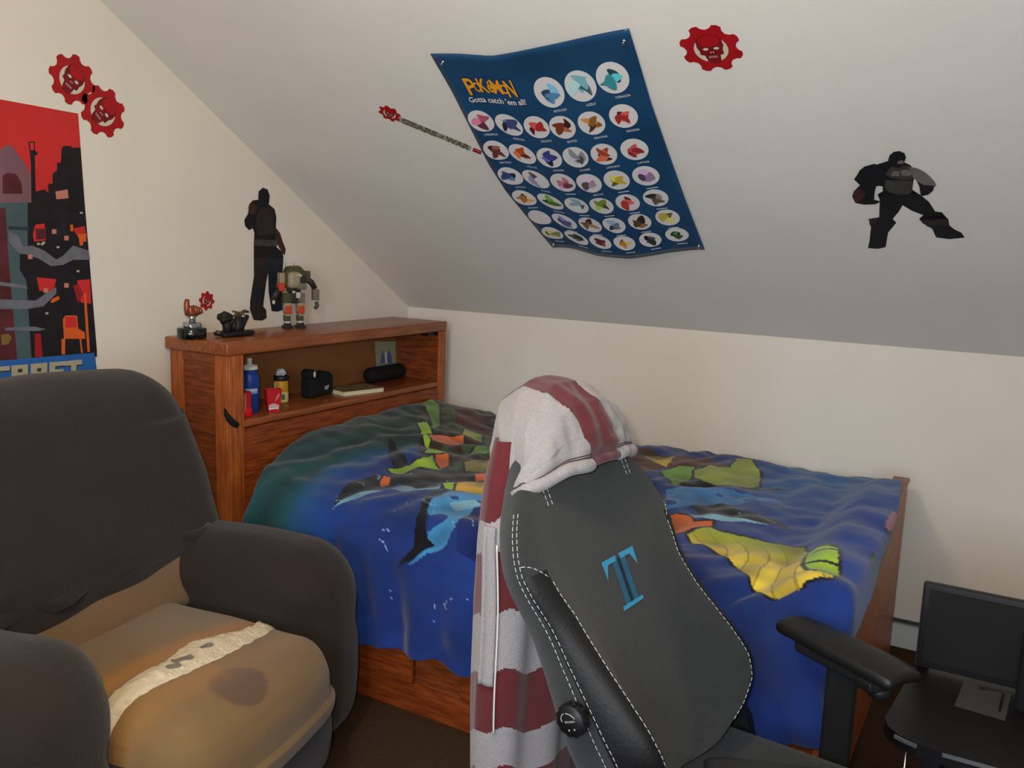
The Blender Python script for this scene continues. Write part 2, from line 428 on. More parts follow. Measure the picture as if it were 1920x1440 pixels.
# light wash in the cloth's printed sky near the wall at the foot
k = (sst(1.7, 2.05, XX)*sst(.95, .25, TTT))[..., None]; col = col*(1-k)+lb*k
k = (sst(1.0, .55, XX)*sst(1.25, 1.7, TTT)*.8)[..., None]; col = col*(1-k)+A((30, 84, 160))*k
# dark green swirl at the head
bound = np.interp(TTT, [0, .3, .7, 1.0, 1.3, 1.6, 2.0], [1.1, 1.0, .74, .62, .60, .66, .72])
k = sst(.05, -.04, cx-bound)[..., None]
sw = (.5+.5*np.sin((TTT*1.0+XX*2.2+n1*.35)*16))[..., None]
gcol = dg*(1-sst(.9, 1.5, TTT)[..., None])+teal*sst(.9, 1.5, TTT)[..., None]
gcol = gcol*(.78+.45*sw)
k2 = sst(.75, .15, TTT)[..., None]; gcol = gcol*(1-k2)+dk*k2
col = col*(1-k)+gcol*k
# blue-teal ribbons beside the swirl
k = (np.exp(-((cx-bound-.02)/.05)**2)*sst(.3, .9, TTT))[..., None]*.7; col = col*(1-k)+A((34, 86, 130))*k
PAL = dict(black=(17, 16, 22), foam=(120, 170, 190), brown=(52, 30, 20), dgreen=(50, 66, 34), dbrown=(72, 32, 24), green=(96, 138, 46), lgreen=(140, 175, 40),
           orange=(205, 98, 38), tan=(140, 128, 62), lblue=(66, 138, 190), lblue2=(58, 116, 172), yellow=(205, 160, 50), yellow2=(176, 148, 46), navy=(22, 38, 96), olive=(132, 146, 56), wrap=(200, 174, 56))
CLOTH = [
('greenb',[(0.03,-0.14),(0.48,0.71),(0.52,1.09),(0.58,1.32),(0.67,1.53),(0.63,1.62)]),
('black',[(0.78,1.47),(0.74,1.38),(0.72,1.27),(0.75,1.17),(0.79,1.16),(0.84,1.15),(0.86,1.26),(0.83,1.31),(0.79,1.37)]),
('foam',[(0.78,1.48),(0.79,1.4),(0.8,1.34),(0.86,1.29),(0.85,1.34),(0.81,1.43)]),
('brown',[(0.29,0.29),(0.24,0.09),(0.26,0.02),(0.42,0.13),(0.6,0.15),(0.71,0.22),(1.12,0.91),(1.01,1.02),(0.85,1.01),(0.7,0.87),(0.57,0.68)]),
('dgreen',[(0.24,0.09),(0.26,0.02),(0.42,0.13),(0.6,0.15),(0.71,0.22),(0.87,0.48),(0.77,0.52),(0.7,0.53),(0.55,0.4),(0.39,0.27)]),
('dbrown',[(0.33,0.08),(0.42,0.13),(0.62,0.19),(0.73,0.36),(0.69,0.44),(0.56,0.4)]),
('green',[(0.32,0.33),(0.31,0.25),(0.41,0.31),(0.55,0.51),(0.58,0.6),(0.47,0.47)]),
('lgreen',[(0.51,0.61),(0.52,0.56),(0.63,0.67),(0.71,0.82),(0.64,0.75)]),
('orange',[(0.61,0.67),(0.65,0.62),(0.69,0.53),(0.76,0.64),(0.71,0.71),(0.67,0.73)]),
('black',[(0.79,1.16),(0.78,1.1),(0.81,0.95),(0.95,0.93),(1.04,0.86),(1.12,0.91),(1.1,0.95),(1.03,1.03),(1.03,1.16),(1.0,1.22),(0.95,1.22),(0.87,1.19)]),
('lgreen',[(0.74,1.11),(0.76,1.06),(0.77,0.95),(0.77,0.85),(0.83,0.84),(0.88,0.91),(0.87,0.97),(0.8,1.0),(0.8,1.1),(0.77,1.13)]),
('orange',[(0.77,0.85),(0.75,0.79),(0.81,0.82),(0.87,0.91),(0.86,0.95),(0.81,0.91)]),
('tan',[(0.89,0.83),(0.89,0.76),(0.95,0.73),(1.01,0.78),(1.0,0.86),(0.94,0.9)]),
('orange',[(0.8,1.23),(0.77,1.17),(0.8,1.17),(0.83,1.22),(0.82,1.25)]),
('foam',[(0.86,1.25),(0.87,1.19),(0.94,1.21),(0.98,1.2),(1.02,1.17),(1.03,1.2),(0.98,1.26),(0.91,1.26)]),
('black',[(0.55,0.87),(0.59,0.88),(0.71,0.97),(0.76,1.01),(0.75,1.09),(0.68,1.03)]),
('lblue',[(1.1,1.38),(1.08,1.28),(1.08,1.2),(1.15,1.16),(1.22,1.16),(1.26,1.15),(1.3,1.21),(1.22,1.27),(1.24,1.4),(1.24,1.52),(1.17,1.56),(1.11,1.61),(1.2,1.51),(1.17,1.5),(1.14,1.43)]),
('black',[(1.04,1.27),(1.03,1.21),(1.04,1.16),(1.07,1.19),(1.07,1.27),(1.1,1.38),(1.16,1.49),(1.2,1.51),(1.15,1.56),(1.09,1.62),(1.1,1.59),(1.13,1.53),(1.09,1.42)]),
('lgreen',[(1.0,1.13),(1.0,1.08),(1.03,1.08),(1.09,1.19),(1.05,1.19)]),
('yellow',[(1.03,1.08),(1.06,1.02),(1.1,0.95),(1.15,0.94),(1.26,1.13),(1.22,1.15),(1.16,1.15),(1.09,1.19)]),
('navy',[(1.24,1.4),(1.22,1.27),(1.25,1.2),(1.29,1.17),(1.48,1.55),(1.43,1.56),(1.37,1.53),(1.28,1.51)]),
('dbrown',[(1.14,0.41),(1.32,0.19),(1.38,0.17),(1.49,0.2),(1.63,0.19),(1.73,0.26),(1.77,0.32),(1.71,0.34),(1.63,0.39),(1.55,0.45),(1.49,0.6),(1.4,0.92)]),
('yellow2',[(1.39,0.26),(1.43,0.21),(1.51,0.21),(1.56,0.43),(1.51,0.39),(1.45,0.33)]),
('green',[(1.57,0.51),(1.6,0.4),(1.65,0.37),(1.68,0.47),(1.68,0.56),(1.67,0.66),(1.62,0.6)]),
('olive',[(1.67,0.43),(1.7,0.33),(1.77,0.32),(1.76,0.18),(1.81,0.16),(1.87,0.27),(1.91,0.44),(1.89,0.5),(1.82,0.53),(1.75,0.55),(1.69,0.5)]),
('lblue2',[(1.67,0.74),(1.74,0.66),(1.8,0.63),(1.95,0.58),(2.07,0.63),(1.89,0.74),(1.81,0.8),(1.74,0.94)]),
('black',[(1.65,0.69),(1.68,0.66),(1.69,0.55),(1.74,0.54),(1.83,0.54),(1.92,0.47),(2.06,0.42),(1.98,0.48),(1.89,0.53),(1.77,0.63),(1.71,0.69)]),
('black',[(1.79,0.85),(1.83,0.79),(1.87,0.74),(1.94,0.81),(2.04,0.82),(2.1,0.85),(2.14,0.9),(2.07,0.9),(2.01,0.92),(1.93,0.9),(1.86,0.91)]),
('foam',[(1.81,0.92),(1.86,0.91),(1.99,0.91),(2.07,0.91),(2.0,0.93),(1.9,0.97),(1.85,0.96)]),
('orange',[(1.74,1.0),(1.78,0.95),(1.82,0.94),(1.86,1.0),(1.91,0.98),(1.92,1.01),(1.88,1.08),(1.85,1.14),(1.8,1.18)]),
('wrap',[(1.88,1.13),(1.92,1.03),(2.01,1.06),(2.08,1.05),(2.15,1.04),(2.22,1.05),(2.25,1.13),(2.29,1.11),(2.33,1.18),(2.36,1.35),(2.35,1.4),(2.3,1.42),(2.27,1.46),(2.21,1.44),(2.15,1.4),(2.05,1.28),(1.96,1.2),(1.92,1.19)]),
('lgreen',[(2.25,1.14),(2.27,1.11),(2.33,1.18),(2.36,1.35),(2.35,1.4),(2.33,1.41),(2.27,1.27)]),

('green',[(.80,.60),(.86,.50),(.92,.60),(.90,.70),(.83,.70)]),
('dgreen',[(.92,.55),(1.02,.60),(1.08,.72),(.98,.74),(.90,.66)]),
('lgreen',[(.95,.62),(1.0,.60),(1.05,.70),(.99,.72)]),
('orange',[(1.00,.92),(1.06,.86),(1.10,.93),(1.05,1.0)]),
('yellow2',[(1.05,1.02),(1.12,.95),(1.2,1.04),(1.12,1.1)]),
('olive',[(.62,.42),(.70,.40),(.76,.50),(.68,.52)]),
('lgreen',[(.70,.80),(.76,.76),(.79,.84),(.74,.88)]),
('foam',[(1.14,1.30),(1.20,1.24),(1.24,1.26),(1.18,1.33)]),
]
for kind, poly in CLOTH:
    if kind == 'greenb': continue
    px_, py_ = zip(*poly)
    bb = (XX > min(px_)-.05) & (XX < max(px_)+.05) & (TTT > min(py_)-.05) & (TTT < max(py_)+.05)
    if not bb.any(): continue
    x = cx[bb]; t = ct[bb]
    ins = inside(poly, x, t); ed = edged(poly, x, t)
    base = A(PAL[kind]); cc = col[bb]
    out = (~ins) & (ed < (.010 if kind in ('wrap', 'olive', 'orange', 'lgreen', 'tan', 'yellow', 'green') else 0))
    cc[out] = A((20, 18, 22))
    tone = 1+.55*n3[bb]+.35*n2[bb]
    c = base[None]*tone[:, None]
    if kind == 'wrap':
        st = np.sin((x*1.0-t*.35)*52+np.sin(t*11+x*5)*1.6); c = c*(1+.16*np.sign(st)*np.abs(st)**.4)[:, None]*np.where(np.abs(st) < .16, .5, 1.0)[:, None]
        g = sst(1.2, 1.07, t)[:, None]; c = c*(1-g*.8)+A((150, 170, 50))*g*.8
        far = sst(2.0, 2.2, x)[:, None]*sst(1.15, 1.05, t)[:, None]; c = c*(1-far*.6)+A((90, 66, 40))*far*.6
    if kind == 'navy' or kind == 'black':
        sp = (np.abs(n3[bb]) < .025) & (n2[bb] > -.05); c[sp] = A((130, 160, 190))*.8
    if kind == 'lgreen' and min(px_) > 2:
        sl = (np.abs(np.mod(t*1.0-x*.25+.02, .085)-.04) < .006) & (x > 2.27); c[sl] = A((20, 24, 14))
    if kind in ('lblue', 'lblue2'):
        sp = n3[bb] > .3; c[sp] = A((28, 60, 130))
    if kind in ('brown', 'dgreen'):
        ch = np.mod(np.floor(n2[bb]*7+n1[bb]*6), 3)[:, None]
        c = np.where(ch == 0, A((60, 78, 38)), np.where(ch == 1, A((56, 32, 24)), c))*.9
    cc[ins] = c[ins]; col[bb] = cc
# thin painted streaks in the sea and speckles of foam
k = (np.abs(n3) < .008) & (np.abs(n2) < .10) & (XX > 1.0) & (XX < 1.6) & (TTT > 1.1) & (TTT < 1.75); col[k] = A((150, 175, 205))
# printed border pieces along the foot
k = (XX > 2.40) & (n2+n3*.5 > -.05) & (TTT > .3) & (TTT < 1.2); col[k] = A((24, 26, 34))
k2 = k & (n3 > .22); col[k2] = A((150, 96, 110)); k3 = k & (n3 < -.2); col[k3] = A((60, 90, 44))
fs = []
idx = np.arange(NX*NT).reshape(NT, NX)
quads = np.stack([idx[:-1, :-1], idx[1:, :-1], idx[1:, 1:], idx[:-1, 1:]], -1).reshape(-1, 4)
me = bpy.data.meshes.new('comforter')
me.vertices.add(NX*NT); me.vertices.foreach_set('co', co.ravel())
me.loops.add(quads.size); me.loops.foreach_set('vertex_index', quads.ravel().astype(np.int32))
me.polygons.add(len(quads)); me.polygons.foreach_set('loop_start', np.arange(0, quads.size, 4, dtype=np.int32)); me.polygons.foreach_set('loop_total', np.full(len(quads), 4, np.int32))
me.update(calc_edges=True); me.polygons.foreach_set('use_smooth', [True]*len(quads))
ca = me.color_attributes.new('print', 'FLOAT_COLOR', 'POINT')
ca.data.foreach_set('color', np.concatenate([col.reshape(-1, 3), np.ones((NX*NT, 1))], 1).astype(np.float32).ravel())
me.materials.append(mat('comforter_print', (40, 60, 150), 0.9, attr='print', var=.10, scale=9, bump=.35, bscale=45, spec=.15, sheen=.2))
com = bpy.data.objects.new('comforter', me); C.objects.link(com)
md = com.modifiers.new('solid', 'SOLIDIFY'); md.thickness = .012; md.offset = 1
tag(com, 'blue and dark green printed comforter with yellow and green shapes spread over the bed', 'comforter')

# ---------------------------------------------------------------- blue poster on the slope
PC = [Vector((1.097, 1.638)), Vector((1.727, 1.662)), Vector((1.683, .637)), Vector((1.072, .612))]
def post_uv(u, v):
    l = float(np.interp(v, [0, .145, .29, .48, .63, .77, .89, 1], [0, -.004, -.025, -.055, -.058, -.035, -.018, 0]))
    r = float(np.interp(v, [0, .12, .27, .45, .71, 1], [0, -.006, -.015, -.015, -.012, 0]))
    t = float(np.interp(u, [0, .15, .32, .57, .8, 1], [0, .010, .027, .014, .006, 0]))
    b = float(np.interp(u, [0, .08, .16, .3, .52, .76, .92, 1], [0, -.006, .0, .034, .042, .014, .002, 0]))
    return u + l*(1-u) + r*u, v + t*(1-v) + b*v
def post_off(u, v):
    e = min(u, 1-u, v, 1-v)
    o = .006 + .012*math.sin(math.pi*min(1, max(0, u)))*math.sin(math.pi*min(1, max(0, v)))
    o += .016*math.exp(-((v-1)/.12)**2)*math.sin(math.pi*min(1, max(0, u)))**2 + .010*math.exp(-((u)/.1)**2)*math.sin(math.pi*min(1, max(0, v)))
    o += .012*math.exp(-((v)/.06)**2)*math.sin(math.pi*min(1, max(0, u)))**2
    return o
def post(u, v, off=0.0):
    U, V = post_uv(u, v)
    q = PC[0]*(1-U)*(1-V) + PC[1]*U*(1-V) + PC[2]*U*V + PC[3]*(1-U)*V
    return onslope(q.x, q.y, post_off(u, v)+off)
M_pb = mat('poster_blue', (28, 70, 106), 0.32, var=.3, scale=4.5, spec=.35)
M_pw = mat('poster_white', (225, 222, 220), 0.4, spec=.3)
po = thing('poster', 'blue poster with rows of white ovals pinned to the sloping ceiling', 'poster', tuple(post(.5, .5)))
MB().grid(lambda a, b: post(a, b), 30, 44, M_pb).build('sheet', parent=po, solid=.0012)
def ell(u, v, ru, rv, n=28, ph=0, k=0):
    return [(u+ru*math.cos(2*math.pi*i/n+ph)*(1+k*math.sin(3*i)), v+rv*math.sin(2*math.pi*i/n+ph)*(1+k*math.sin(5*i+1))) for i in range(n)]
ROWS = [[(.524, .166), (.693, .163), (.859, .153)],
 [(.082, .278), (.230, .289), (.38, .295), (.521, .306), (.680, .308), (.85, .301)],
 [(.085, .417), (.228, .426), (.374, .435), (.523, .44), (.680, .445), (.843, .445)],
 [(.085, .552), (.228, .556), (.38, .561), (.529, .569), (.687, .572), (.847, .572)],
 [(.080, .676), (.23, .682), (.38, .688), (.53, .692), (.687, .692), (.85, .687)],
 [(.080, .797), (.23, .801), (.385, .803), (.535, .805), (.697, .803), (.866, .798)],
 [(.085, .899), (.235, .903), (.385, .905), (.54, .908), (.708, .908), (.876, .899)]]
TINT = [[(90, 140, 190), (130, 190, 200), (60, 150, 160)],
 [(190, 90, 120), (70, 80, 130), (180, 50, 50), (130, 60, 40), (150, 100, 50), (170, 50, 45)],
 [(110, 60, 50), (200, 80, 40), (60, 70, 140), (150, 150, 155), (170, 70, 45), (150, 45, 50)],
 [(60, 80, 130), (160, 155, 185), (205, 120, 140), (180, 150, 170), (205, 180, 60), (160, 130, 165)],
 [(180, 120, 60), (80, 120, 50), (150, 175, 190), (130, 150, 60), (190, 60, 60), (100, 90, 80)],
 [(190, 190, 190), (90, 90, 140), (130, 90, 70), (110, 130, 150), (90, 70, 45), (200, 180, 80)],
 [(150, 150, 80), (70, 70, 65), (110, 40, 60), (205, 140, 50), (50, 55, 50), (50, 90, 45)]]
NAMES = [['ARTICUNO', 'AZELF', 'COBALION'], ['CRESSELIA', 'DIALGA', 'DEOXYS', 'ENTEI', 'GIRATINA', 'GROUDON'], ['HEATRAN', 'HO-OH', 'KYOGRE', 'KYUREM', 'LANDORUS', 'LATIAS'], ['LATIOS', 'LUGIA', '', 'MEWTWO', '', '']]
rnd = random.Random(3)
disc = MB(); art = MB(); cap = MB()
for ri, row in enumerate(ROWS):
    for ci, (u, v) in enumerate(row):
        big = ri == 0
        ru, rv = (.078, .058) if big else ((.070, .048) if ri < 4 else (.068, .045 if ri < 6 else .040))
        disc.poly(ell(u, v, ru, rv, 36), post, .0016, M_pw)
        c = TINT[ri][ci]; mm = mat('tint_%d_%d_%d' % c, c, .5)
        c2 = tuple(int(x*.55) for x in c); m2 = mat('tint_%d_%d_%d' % c2, c2, .5)
        c3 = tuple(min(235, int(x*1.25+30)) for x in c); m3 = mat('tint_%d_%d_%d' % c3, c3, .5)
        # plain abstract colour swirls
        a0 = rnd.uniform(0, 6.28); L = []
        def strip(p0, p1, wd, bend, mt_, off):
            pts = []; n = 7
            for i in range(n+1):
                t = i/n; x = p0[0]+(p1[0]-p0[0])*t; y = p0[1]+(p1[1]-p0[1])*t; q = bend*math.sin(math.pi*t)
                nx_, ny_ = -(p1[1]-p0[1]), (p1[0]-p0[0]); l_ = math.hypot(nx_, ny_)+1e-9; pts.append((x+nx_/l_*q, y+ny_/l_*q, nx_/l_, ny_/l_, wd*math.sin(math.pi*(.12+.8*t))))
            pol = [(x+a*h, y+b*h) for x, y, a, b, h in pts]+[(x-a*h, y-b*h) for x, y, a, b, h in reversed(pts)]
            pol = [(u+x*ru, v+y*rv) for x, y in pol]
            art.poly(pol, post, off, mt_)
        if (ri, ci) == (5, 0): continue
        for q in range(4):
            a1 = a0+q*1.7; r1 = rnd.uniform(.5, .95); r0 = rnd.uniform(.1, .5)
            strip((r0*math.cos(a1+2.5), r0*math.sin(a1+2.5)), (r1*math.cos(a1), r1*math.sin(a1)), rnd.uniform(.2, .36), rnd.uniform(-.3, .3), (mm, m2, m3, mm)[q], .0020+.0003*q)
        if ri < 4 and NAMES[ri][ci]:
            s_ = NAMES[ri][ci]; wd = .0092*len(s_)*.5+.012; y0 = v+rv+.014
            put_text(cap, s_, lambda a, b, o, u=u, y0=y0, wd=wd: post(u+.02+(a-.5)*2*wd*.75, y0-.0045*(b*2-1), o), .0018, M_pw, bold=.01)
        elif ri >= 4 or not NAMES[min(ri, 3)][ci]:
            y0 = v+rv+.012; cap.poly([(u-.022, y0), (u+.04, y0), (u+.04, y0+.004), (u-.022, y0+.004)], post, .0018, M_pw)
disc.build('white_ovals', parent=po); art.build('coloured_pictures', parent=po); cap.build('captions', parent=po)
# title lettering
M_or = mat('title_orange', (235, 160, 40), .45); M_nv = mat('title_navy', (16, 30, 70), .5)
m = MB()
word = 'POKéMON'
cells = [(.095, .145, .095, .165, -.25), (.137, .172, .112, .152, 0), (.166, .212, .094, .153, -.1), (.209, .236, .104, .150, .2), (.233, .284, .097, .155, 0), (.278, .312, .113, .152, .1), (.305, .352, .098, .166, .1)]
for ch, (u0, u1, v0, v1, sh) in zip(word, cells):
    mp = lambda a, b, o, u0=u0, u1=u1, v0=v0, v1=v1, sh=sh: post(u0+(u1-u0)*a, v1-(v1-v0)*b+.0, o)
    put_text(m, ch.upper() if ch != 'é' else 'é', lambda a, b, o, mp=mp: mp(a*1.16-.08, b*1.1-.05, o), .0017, M_nv, bold=.06)
    put_text(m, ch.upper() if ch != 'é' else 'é', mp, .0024, M_or, bold=.022)
m.build('title_lettering', parent=po)
m = MB()
mp = lambda a, b, o: post(.075+.305*a, .196+.010*math.sin(math.pi*a)*-.3+.004*a-.024*b, o)
put_text(m, "Gotta catch 'em all!", lambda a, b, o: mp(a+.008, b-.12, o), .0017, M_nv, bold=.025)
put_text(m, "Gotta catch 'em all!", mp, .0023, M_pw, bold=.02)
m.build('slogan_lettering', parent=po)
for (u, v), lab in (((.045, .030), 'silver pushpin in the top left corner of the blue poster'), ((.965, .035), 'silver pushpin in the top right corner of the blue poster'),
                 ((.03, .975), 'silver pushpin in the bottom left corner of the blue poster'), ((.975, .975), 'silver pushpin in the bottom right corner of the blue poster')):
    P = post(u, v, .001); X = Vector((1, 0, 0)); Mx = frame(P, X, S_N.cross(X), S_N)
    o = MB().lathe([(.005, 0), (.005, .0015), (.0022, .003), (.0022, .008), (.0045, .009), (.0045, .011), (.001, .0115)], M_steel, n=14, M=Mx).build('pushpin')
    tag(o, lab, 'pushpin', 'pushpins in the blue poster')

# ---------------------------------------------------------------- wall stickers
M_red = mat('sticker_red', (165, 22, 26), .4, var=.15, scale=12); M_dred = mat('sticker_dark_red', (118, 20, 24), .45, var=.3, scale=25)
M_cut = mat('sticker_cutout', (205, 195, 175), .8); M_deep = mat('sticker_black_red', (60, 14, 16), .5)
def gear(name, label, c, ax, ay, r, mp):
    """ax, ay: 2-D unit vectors, right and up of the emblem"""
    def T(x, y): return (c[0]+(ax[0]*x+ay[0]*y)*r, c[1]+(ax[1]*x+ay[1]*y)*r)
    m = MB(); pts = []
    for i in range(8):
        a = 2*math.pi*(i+.5)/8
        for da, rr_ in ((-.36, .79), (-.22, .85), (-.15, .97), (.0, 1.0), (.15, .97), (.22, .85), (.36, .79)): pts.append(T(rr_*math.cos(a+da), rr_*math.sin(a+da)))
    m.slab(pts, mp, .0004, .0012, M_red)
    m.poly([T(.54*math.cos(t*math.pi/18), .54*math.sin(t*math.pi/18)-.02) for t in range(36)], mp, .0016, M_cut)
    sk = [(x*1.02, y*1.0) for x, y in [(-.30, .52), (-.40, .35), (-.42, .1), (-.36, -.08), (-.38, -.2), (-.24, -.26), (-.2, -.5), (-.1, -.62), (.14, -.62), (.22, -.48), (.24, -.28), (.36, -.24), (.36, -.05), (.42, .12), (.40, .35), (.30, .52), (.1, .60), (-.1, .60)]]
    m.poly([T(x, y) for x, y in sk], mp, .0020, M_dred)
    m.poly([T(x, y) for x, y in [(-.3, .5), (-.34, .3), (-.2, .12), (.2, .12), (.34, .3), (.3, .5), (0, .6)]], mp, .0023, M_red)
    for ex in (-.16, .18): m.poly([T(ex+.09*math.cos(t), .02+.055*math.sin(t)) for t in np.linspace(0, 6.28, 12, endpoint=False)], mp, .0026, M_cut)
    for ex in (-.03, .05): m.poly([T(ex+.018*math.cos(t), -.13+.04*math.sin(t)) for t in np.linspace(0, 6.28, 8, endpoint=False)], mp, .0026, M_cut)
    for q in range(5): m.poly([T(-.13+q*.06+dx, y) for dx, y in ((0, -.28), (.022, -.28), (.022, -.37), (0, -.37))], mp, .0026, M_cut)
    o = m.build(name); tag(o, label, 'wall sticker', 'red gear stickers'); return o
def unit(a): l = math.hypot(*a); return (a[0]/l, a[1]/l)
gear('gear_sticker', 'red gear and skull sticker alone on the sloping ceiling right of the blue poster', (1.918, 1.566), unit((1, .02)), unit((-.02, 1)), .081, onslope)
def rotax(d): a = rad(d); return (math.cos(a), math.sin(a)), (-math.sin(a), math.cos(a))
x_, y_ = rotax(-35); gear('gear_sticker', 'upper left one of two touching red gear stickers above the red poster', (-1.783, 1.957), x_, y_, .080, onwall)
x_, y_ = rotax(-50); gear('gear_sticker', 'lower right one of two touching red gear stickers above the red poster', (-1.678, 1.874), x_, y_, .083, onwall)
x_, y_ = rotax(-30); gear('gear_sticker', 'smallest red gear sticker, low on the wall above the headboard trophy', (-1.269, 1.241), x_, y_, .037, onwall)

# long lettered strip
A0, A1 = Vector((.790, 1.378)), Vector((1.036, 1.181)); dv = (A1-A0).normalized(); nv = Vector((-dv.y, dv.x))
LS = (A1-A0).length
def strip_mp(a, b, off): q = A0+dv*(a*LS)+nv*b; return onslope(q.x, q.y, off)
lt_ = gear('lettered_strip_sticker', 'x', (.786, 1.392), tuple(unit((dv.x, dv.y))), tuple(unit((nv.x, nv.y))), .040, onslope)
m = MB(); M_sg = mat('sticker_grey', (120, 112, 98), .5, var=.2, scale=40); M_sd = mat('sticker_dark', (44, 40, 36), .5)
m.slab([(.02, -.016), (.88, -.014), (.88, .014), (.02, .016)], strip_mp, .0004, .0010, mat('sticker_backing', (165, 155, 138), .6))
mpw = lambda s0, s1, h: (lambda a, b, o: strip_mp(s0+(s1-s0)*a, h*(b-.5), o))
for t_, s0, s1, h in (('GEARS', .10, .50, .027), ('of', .515, .575, .016), ('WAR', .59, .87, .027)):
    put_text(m, t_, mpw(s0, s1, h*1.12), .0014, M_sd, bold=.05); put_text(m, t_, mpw(s0+.004, s1-.004, h*.86), .0018, M_sg, bold=.012)
ob = m.build('lettering', parent=lt_)
m = MB(); m.slab([(.905, -.011), (1.0, -.011), (1.0, .011), (.905, .011)], strip_mp, .0004, .0012, mat('sticker_crimson', (150, 14, 44), .4))
m.poly([(.91, .002), (.985, .002), (.985, .004), (.91, .004)], strip_mp, .0016, M_cut); m.build('red_tab', parent=lt_)
tag(lt_, 'long thin lettered sticker with a red gear at its upper end beside the blue poster', 'wall sticker')
if 'group' in lt_: del lt_['group']

M_s1 = mat('figure_black', (20, 19, 22), .55, var=.3, scale=30); M_s2 = mat('figure_grey', (112, 106, 100), .55, var=.25, scale=25)
M_s3 = mat('figure_mid', (62, 58, 56), .55, var=.35, scale=40); M_s4 = mat('figure_rust', (64, 34, 30), .55, var=.3, scale=30)
M_s5 = mat('figure_olive', (42, 36, 32), .55, var=.5, scale=55); M_s6 = mat('figure_teal', (26, 34, 42), .55, var=.4, scale=40)
HULK = dict(
lleg=[(2.277, 0.948), (2.338, 0.948), (2.336, 0.905), (2.324, 0.872), (2.305, 0.834), (2.314, 0.814), (2.288, 0.761), (2.276, 0.679), (2.252, 0.668), (2.223, 0.671), (2.231, 0.713), (2.241, 0.79), (2.237, 0.807), (2.244, 0.833), (2.268, 0.842), (2.271, 0.883)],
rleg=[(2.333, 0.94), (2.385, 0.952), (2.405, 0.922), (2.421, 0.874), (2.438, 0.871), (2.455, 0.835), (2.457, 0.806), (2.47, 0.786), (2.489, 0.769), (2.498, 0.744), (2.457, 0.734), (2.421, 0.741), (2.411, 0.787), (2.385, 0.816), (2.377, 0.837), (2.389, 0.855), (2.359, 0.877), (2.336, 0.903)],
torso=[(2.28, 1.094), (2.308, 1.108), (2.351, 1.099), (2.363, 1.089), (2.376, 1.06), (2.368, 1.016), (2.364, 0.979), (2.387, 0.949), (2.337, 0.925), (2.276, 0.924), (2.271, 0.956), (2.286, 0.971), (2.287, 0.994), (2.27, 0.998), (2.265, 1.054)],
chest=[(2.317, 1.086), (2.351, 1.089), (2.372, 1.071), (2.373, 1.042), (2.364, 1.024), (2.337, 1.024), (2.314, 1.032), (2.297, 1.05)],
belly=[(2.297, 1.024), (2.366, 1.02), (2.362, 0.968), (2.344, 0.94), (2.302, 0.967), (2.291, 0.994)],
arm=[(2.357, 1.085), (2.383, 1.074), (2.398, 1.06), (2.412, 1.038), (2.422, 1.016), (2.426, 0.998), (2.413, 0.987), (2.395, 1.001), (2.379, 1.016), (2.369, 1.035)],
forearm=[(2.377, 1.02), (2.395, 1.001), (2.421, 0.998), (2.417, 0.975), (2.404, 0.956), (2.387, 0.95), (2.384, 0.971), (2.383, 0.994)],
larm=[(2.28, 1.094), (2.272, 1.098), (2.246, 1.087), (2.232, 1.07), (2.221, 1.044), (2.213, 1.029), (2.227, 1.002), (2.207, 0.971), (2.201, 0.947), (2.207, 0.915), (2.232, 0.907), (2.263, 0.91), (2.278, 0.924), (2.26, 0.932), (2.264, 0.967), (2.27, 0.996), (2.291, 1.002), (2.299, 1.061)],
fist=[(2.207, 0.971), (2.225, 0.99), (2.239, 0.971), (2.235, 0.947), (2.207, 0.915), (2.201, 0.947)],
head=[(2.317, 1.086), (2.31, 1.097), (2.309, 1.115), (2.314, 1.135), (2.325, 1.149), (2.339, 1.152), (2.351, 1.143), (2.354, 1.125), (2.35, 1.107), (2.347, 1.093), (2.334, 1.079)],
jaw=[(2.331, 1.098), (2.345, 1.098), (2.349, 1.108), (2.342, 1.114), (2.333, 1.108)],
pec=[(2.338, 1.070), (2.340, 1.045), (2.362, 1.044), (2.368, 1.060), (2.355, 1.074)],
pec2=[(2.312, 1.048), (2.335, 1.042), (2.336, 1.066), (2.320, 1.068)],
belt=[(2.275, .955), (2.385, .962), (2.388, .946), (2.335, .932), (2.276, .938)],
lpad=[(2.238, .838), (2.262, .842), (2.262, .815), (2.240, .812)], rpad=[(2.382, .835), (2.452, .845), (2.456, .815), (2.40, .802)])
HC = dict(lleg=M_s1, rleg=M_s1, torso=M_s1, chest=M_s3, belly=M_s3, arm=M_s2, forearm=M_s1, larm=M_s1, fist=M_s4, head=M_s1, jaw=M_s2, pec=M_s2, pec2=M_s2, belt=M_s1, lpad=M_s5, rpad=M_s5)
m = MB()
for i, (k_, v_) in enumerate(HULK.items()): m.poly(v_, onslope, .0008+.0003*i, HC[k_])
tag(m.build('figure_sticker'), 'sticker of a muscular dark figure standing legs apart on the sloping ceiling at right', 'wall sticker')
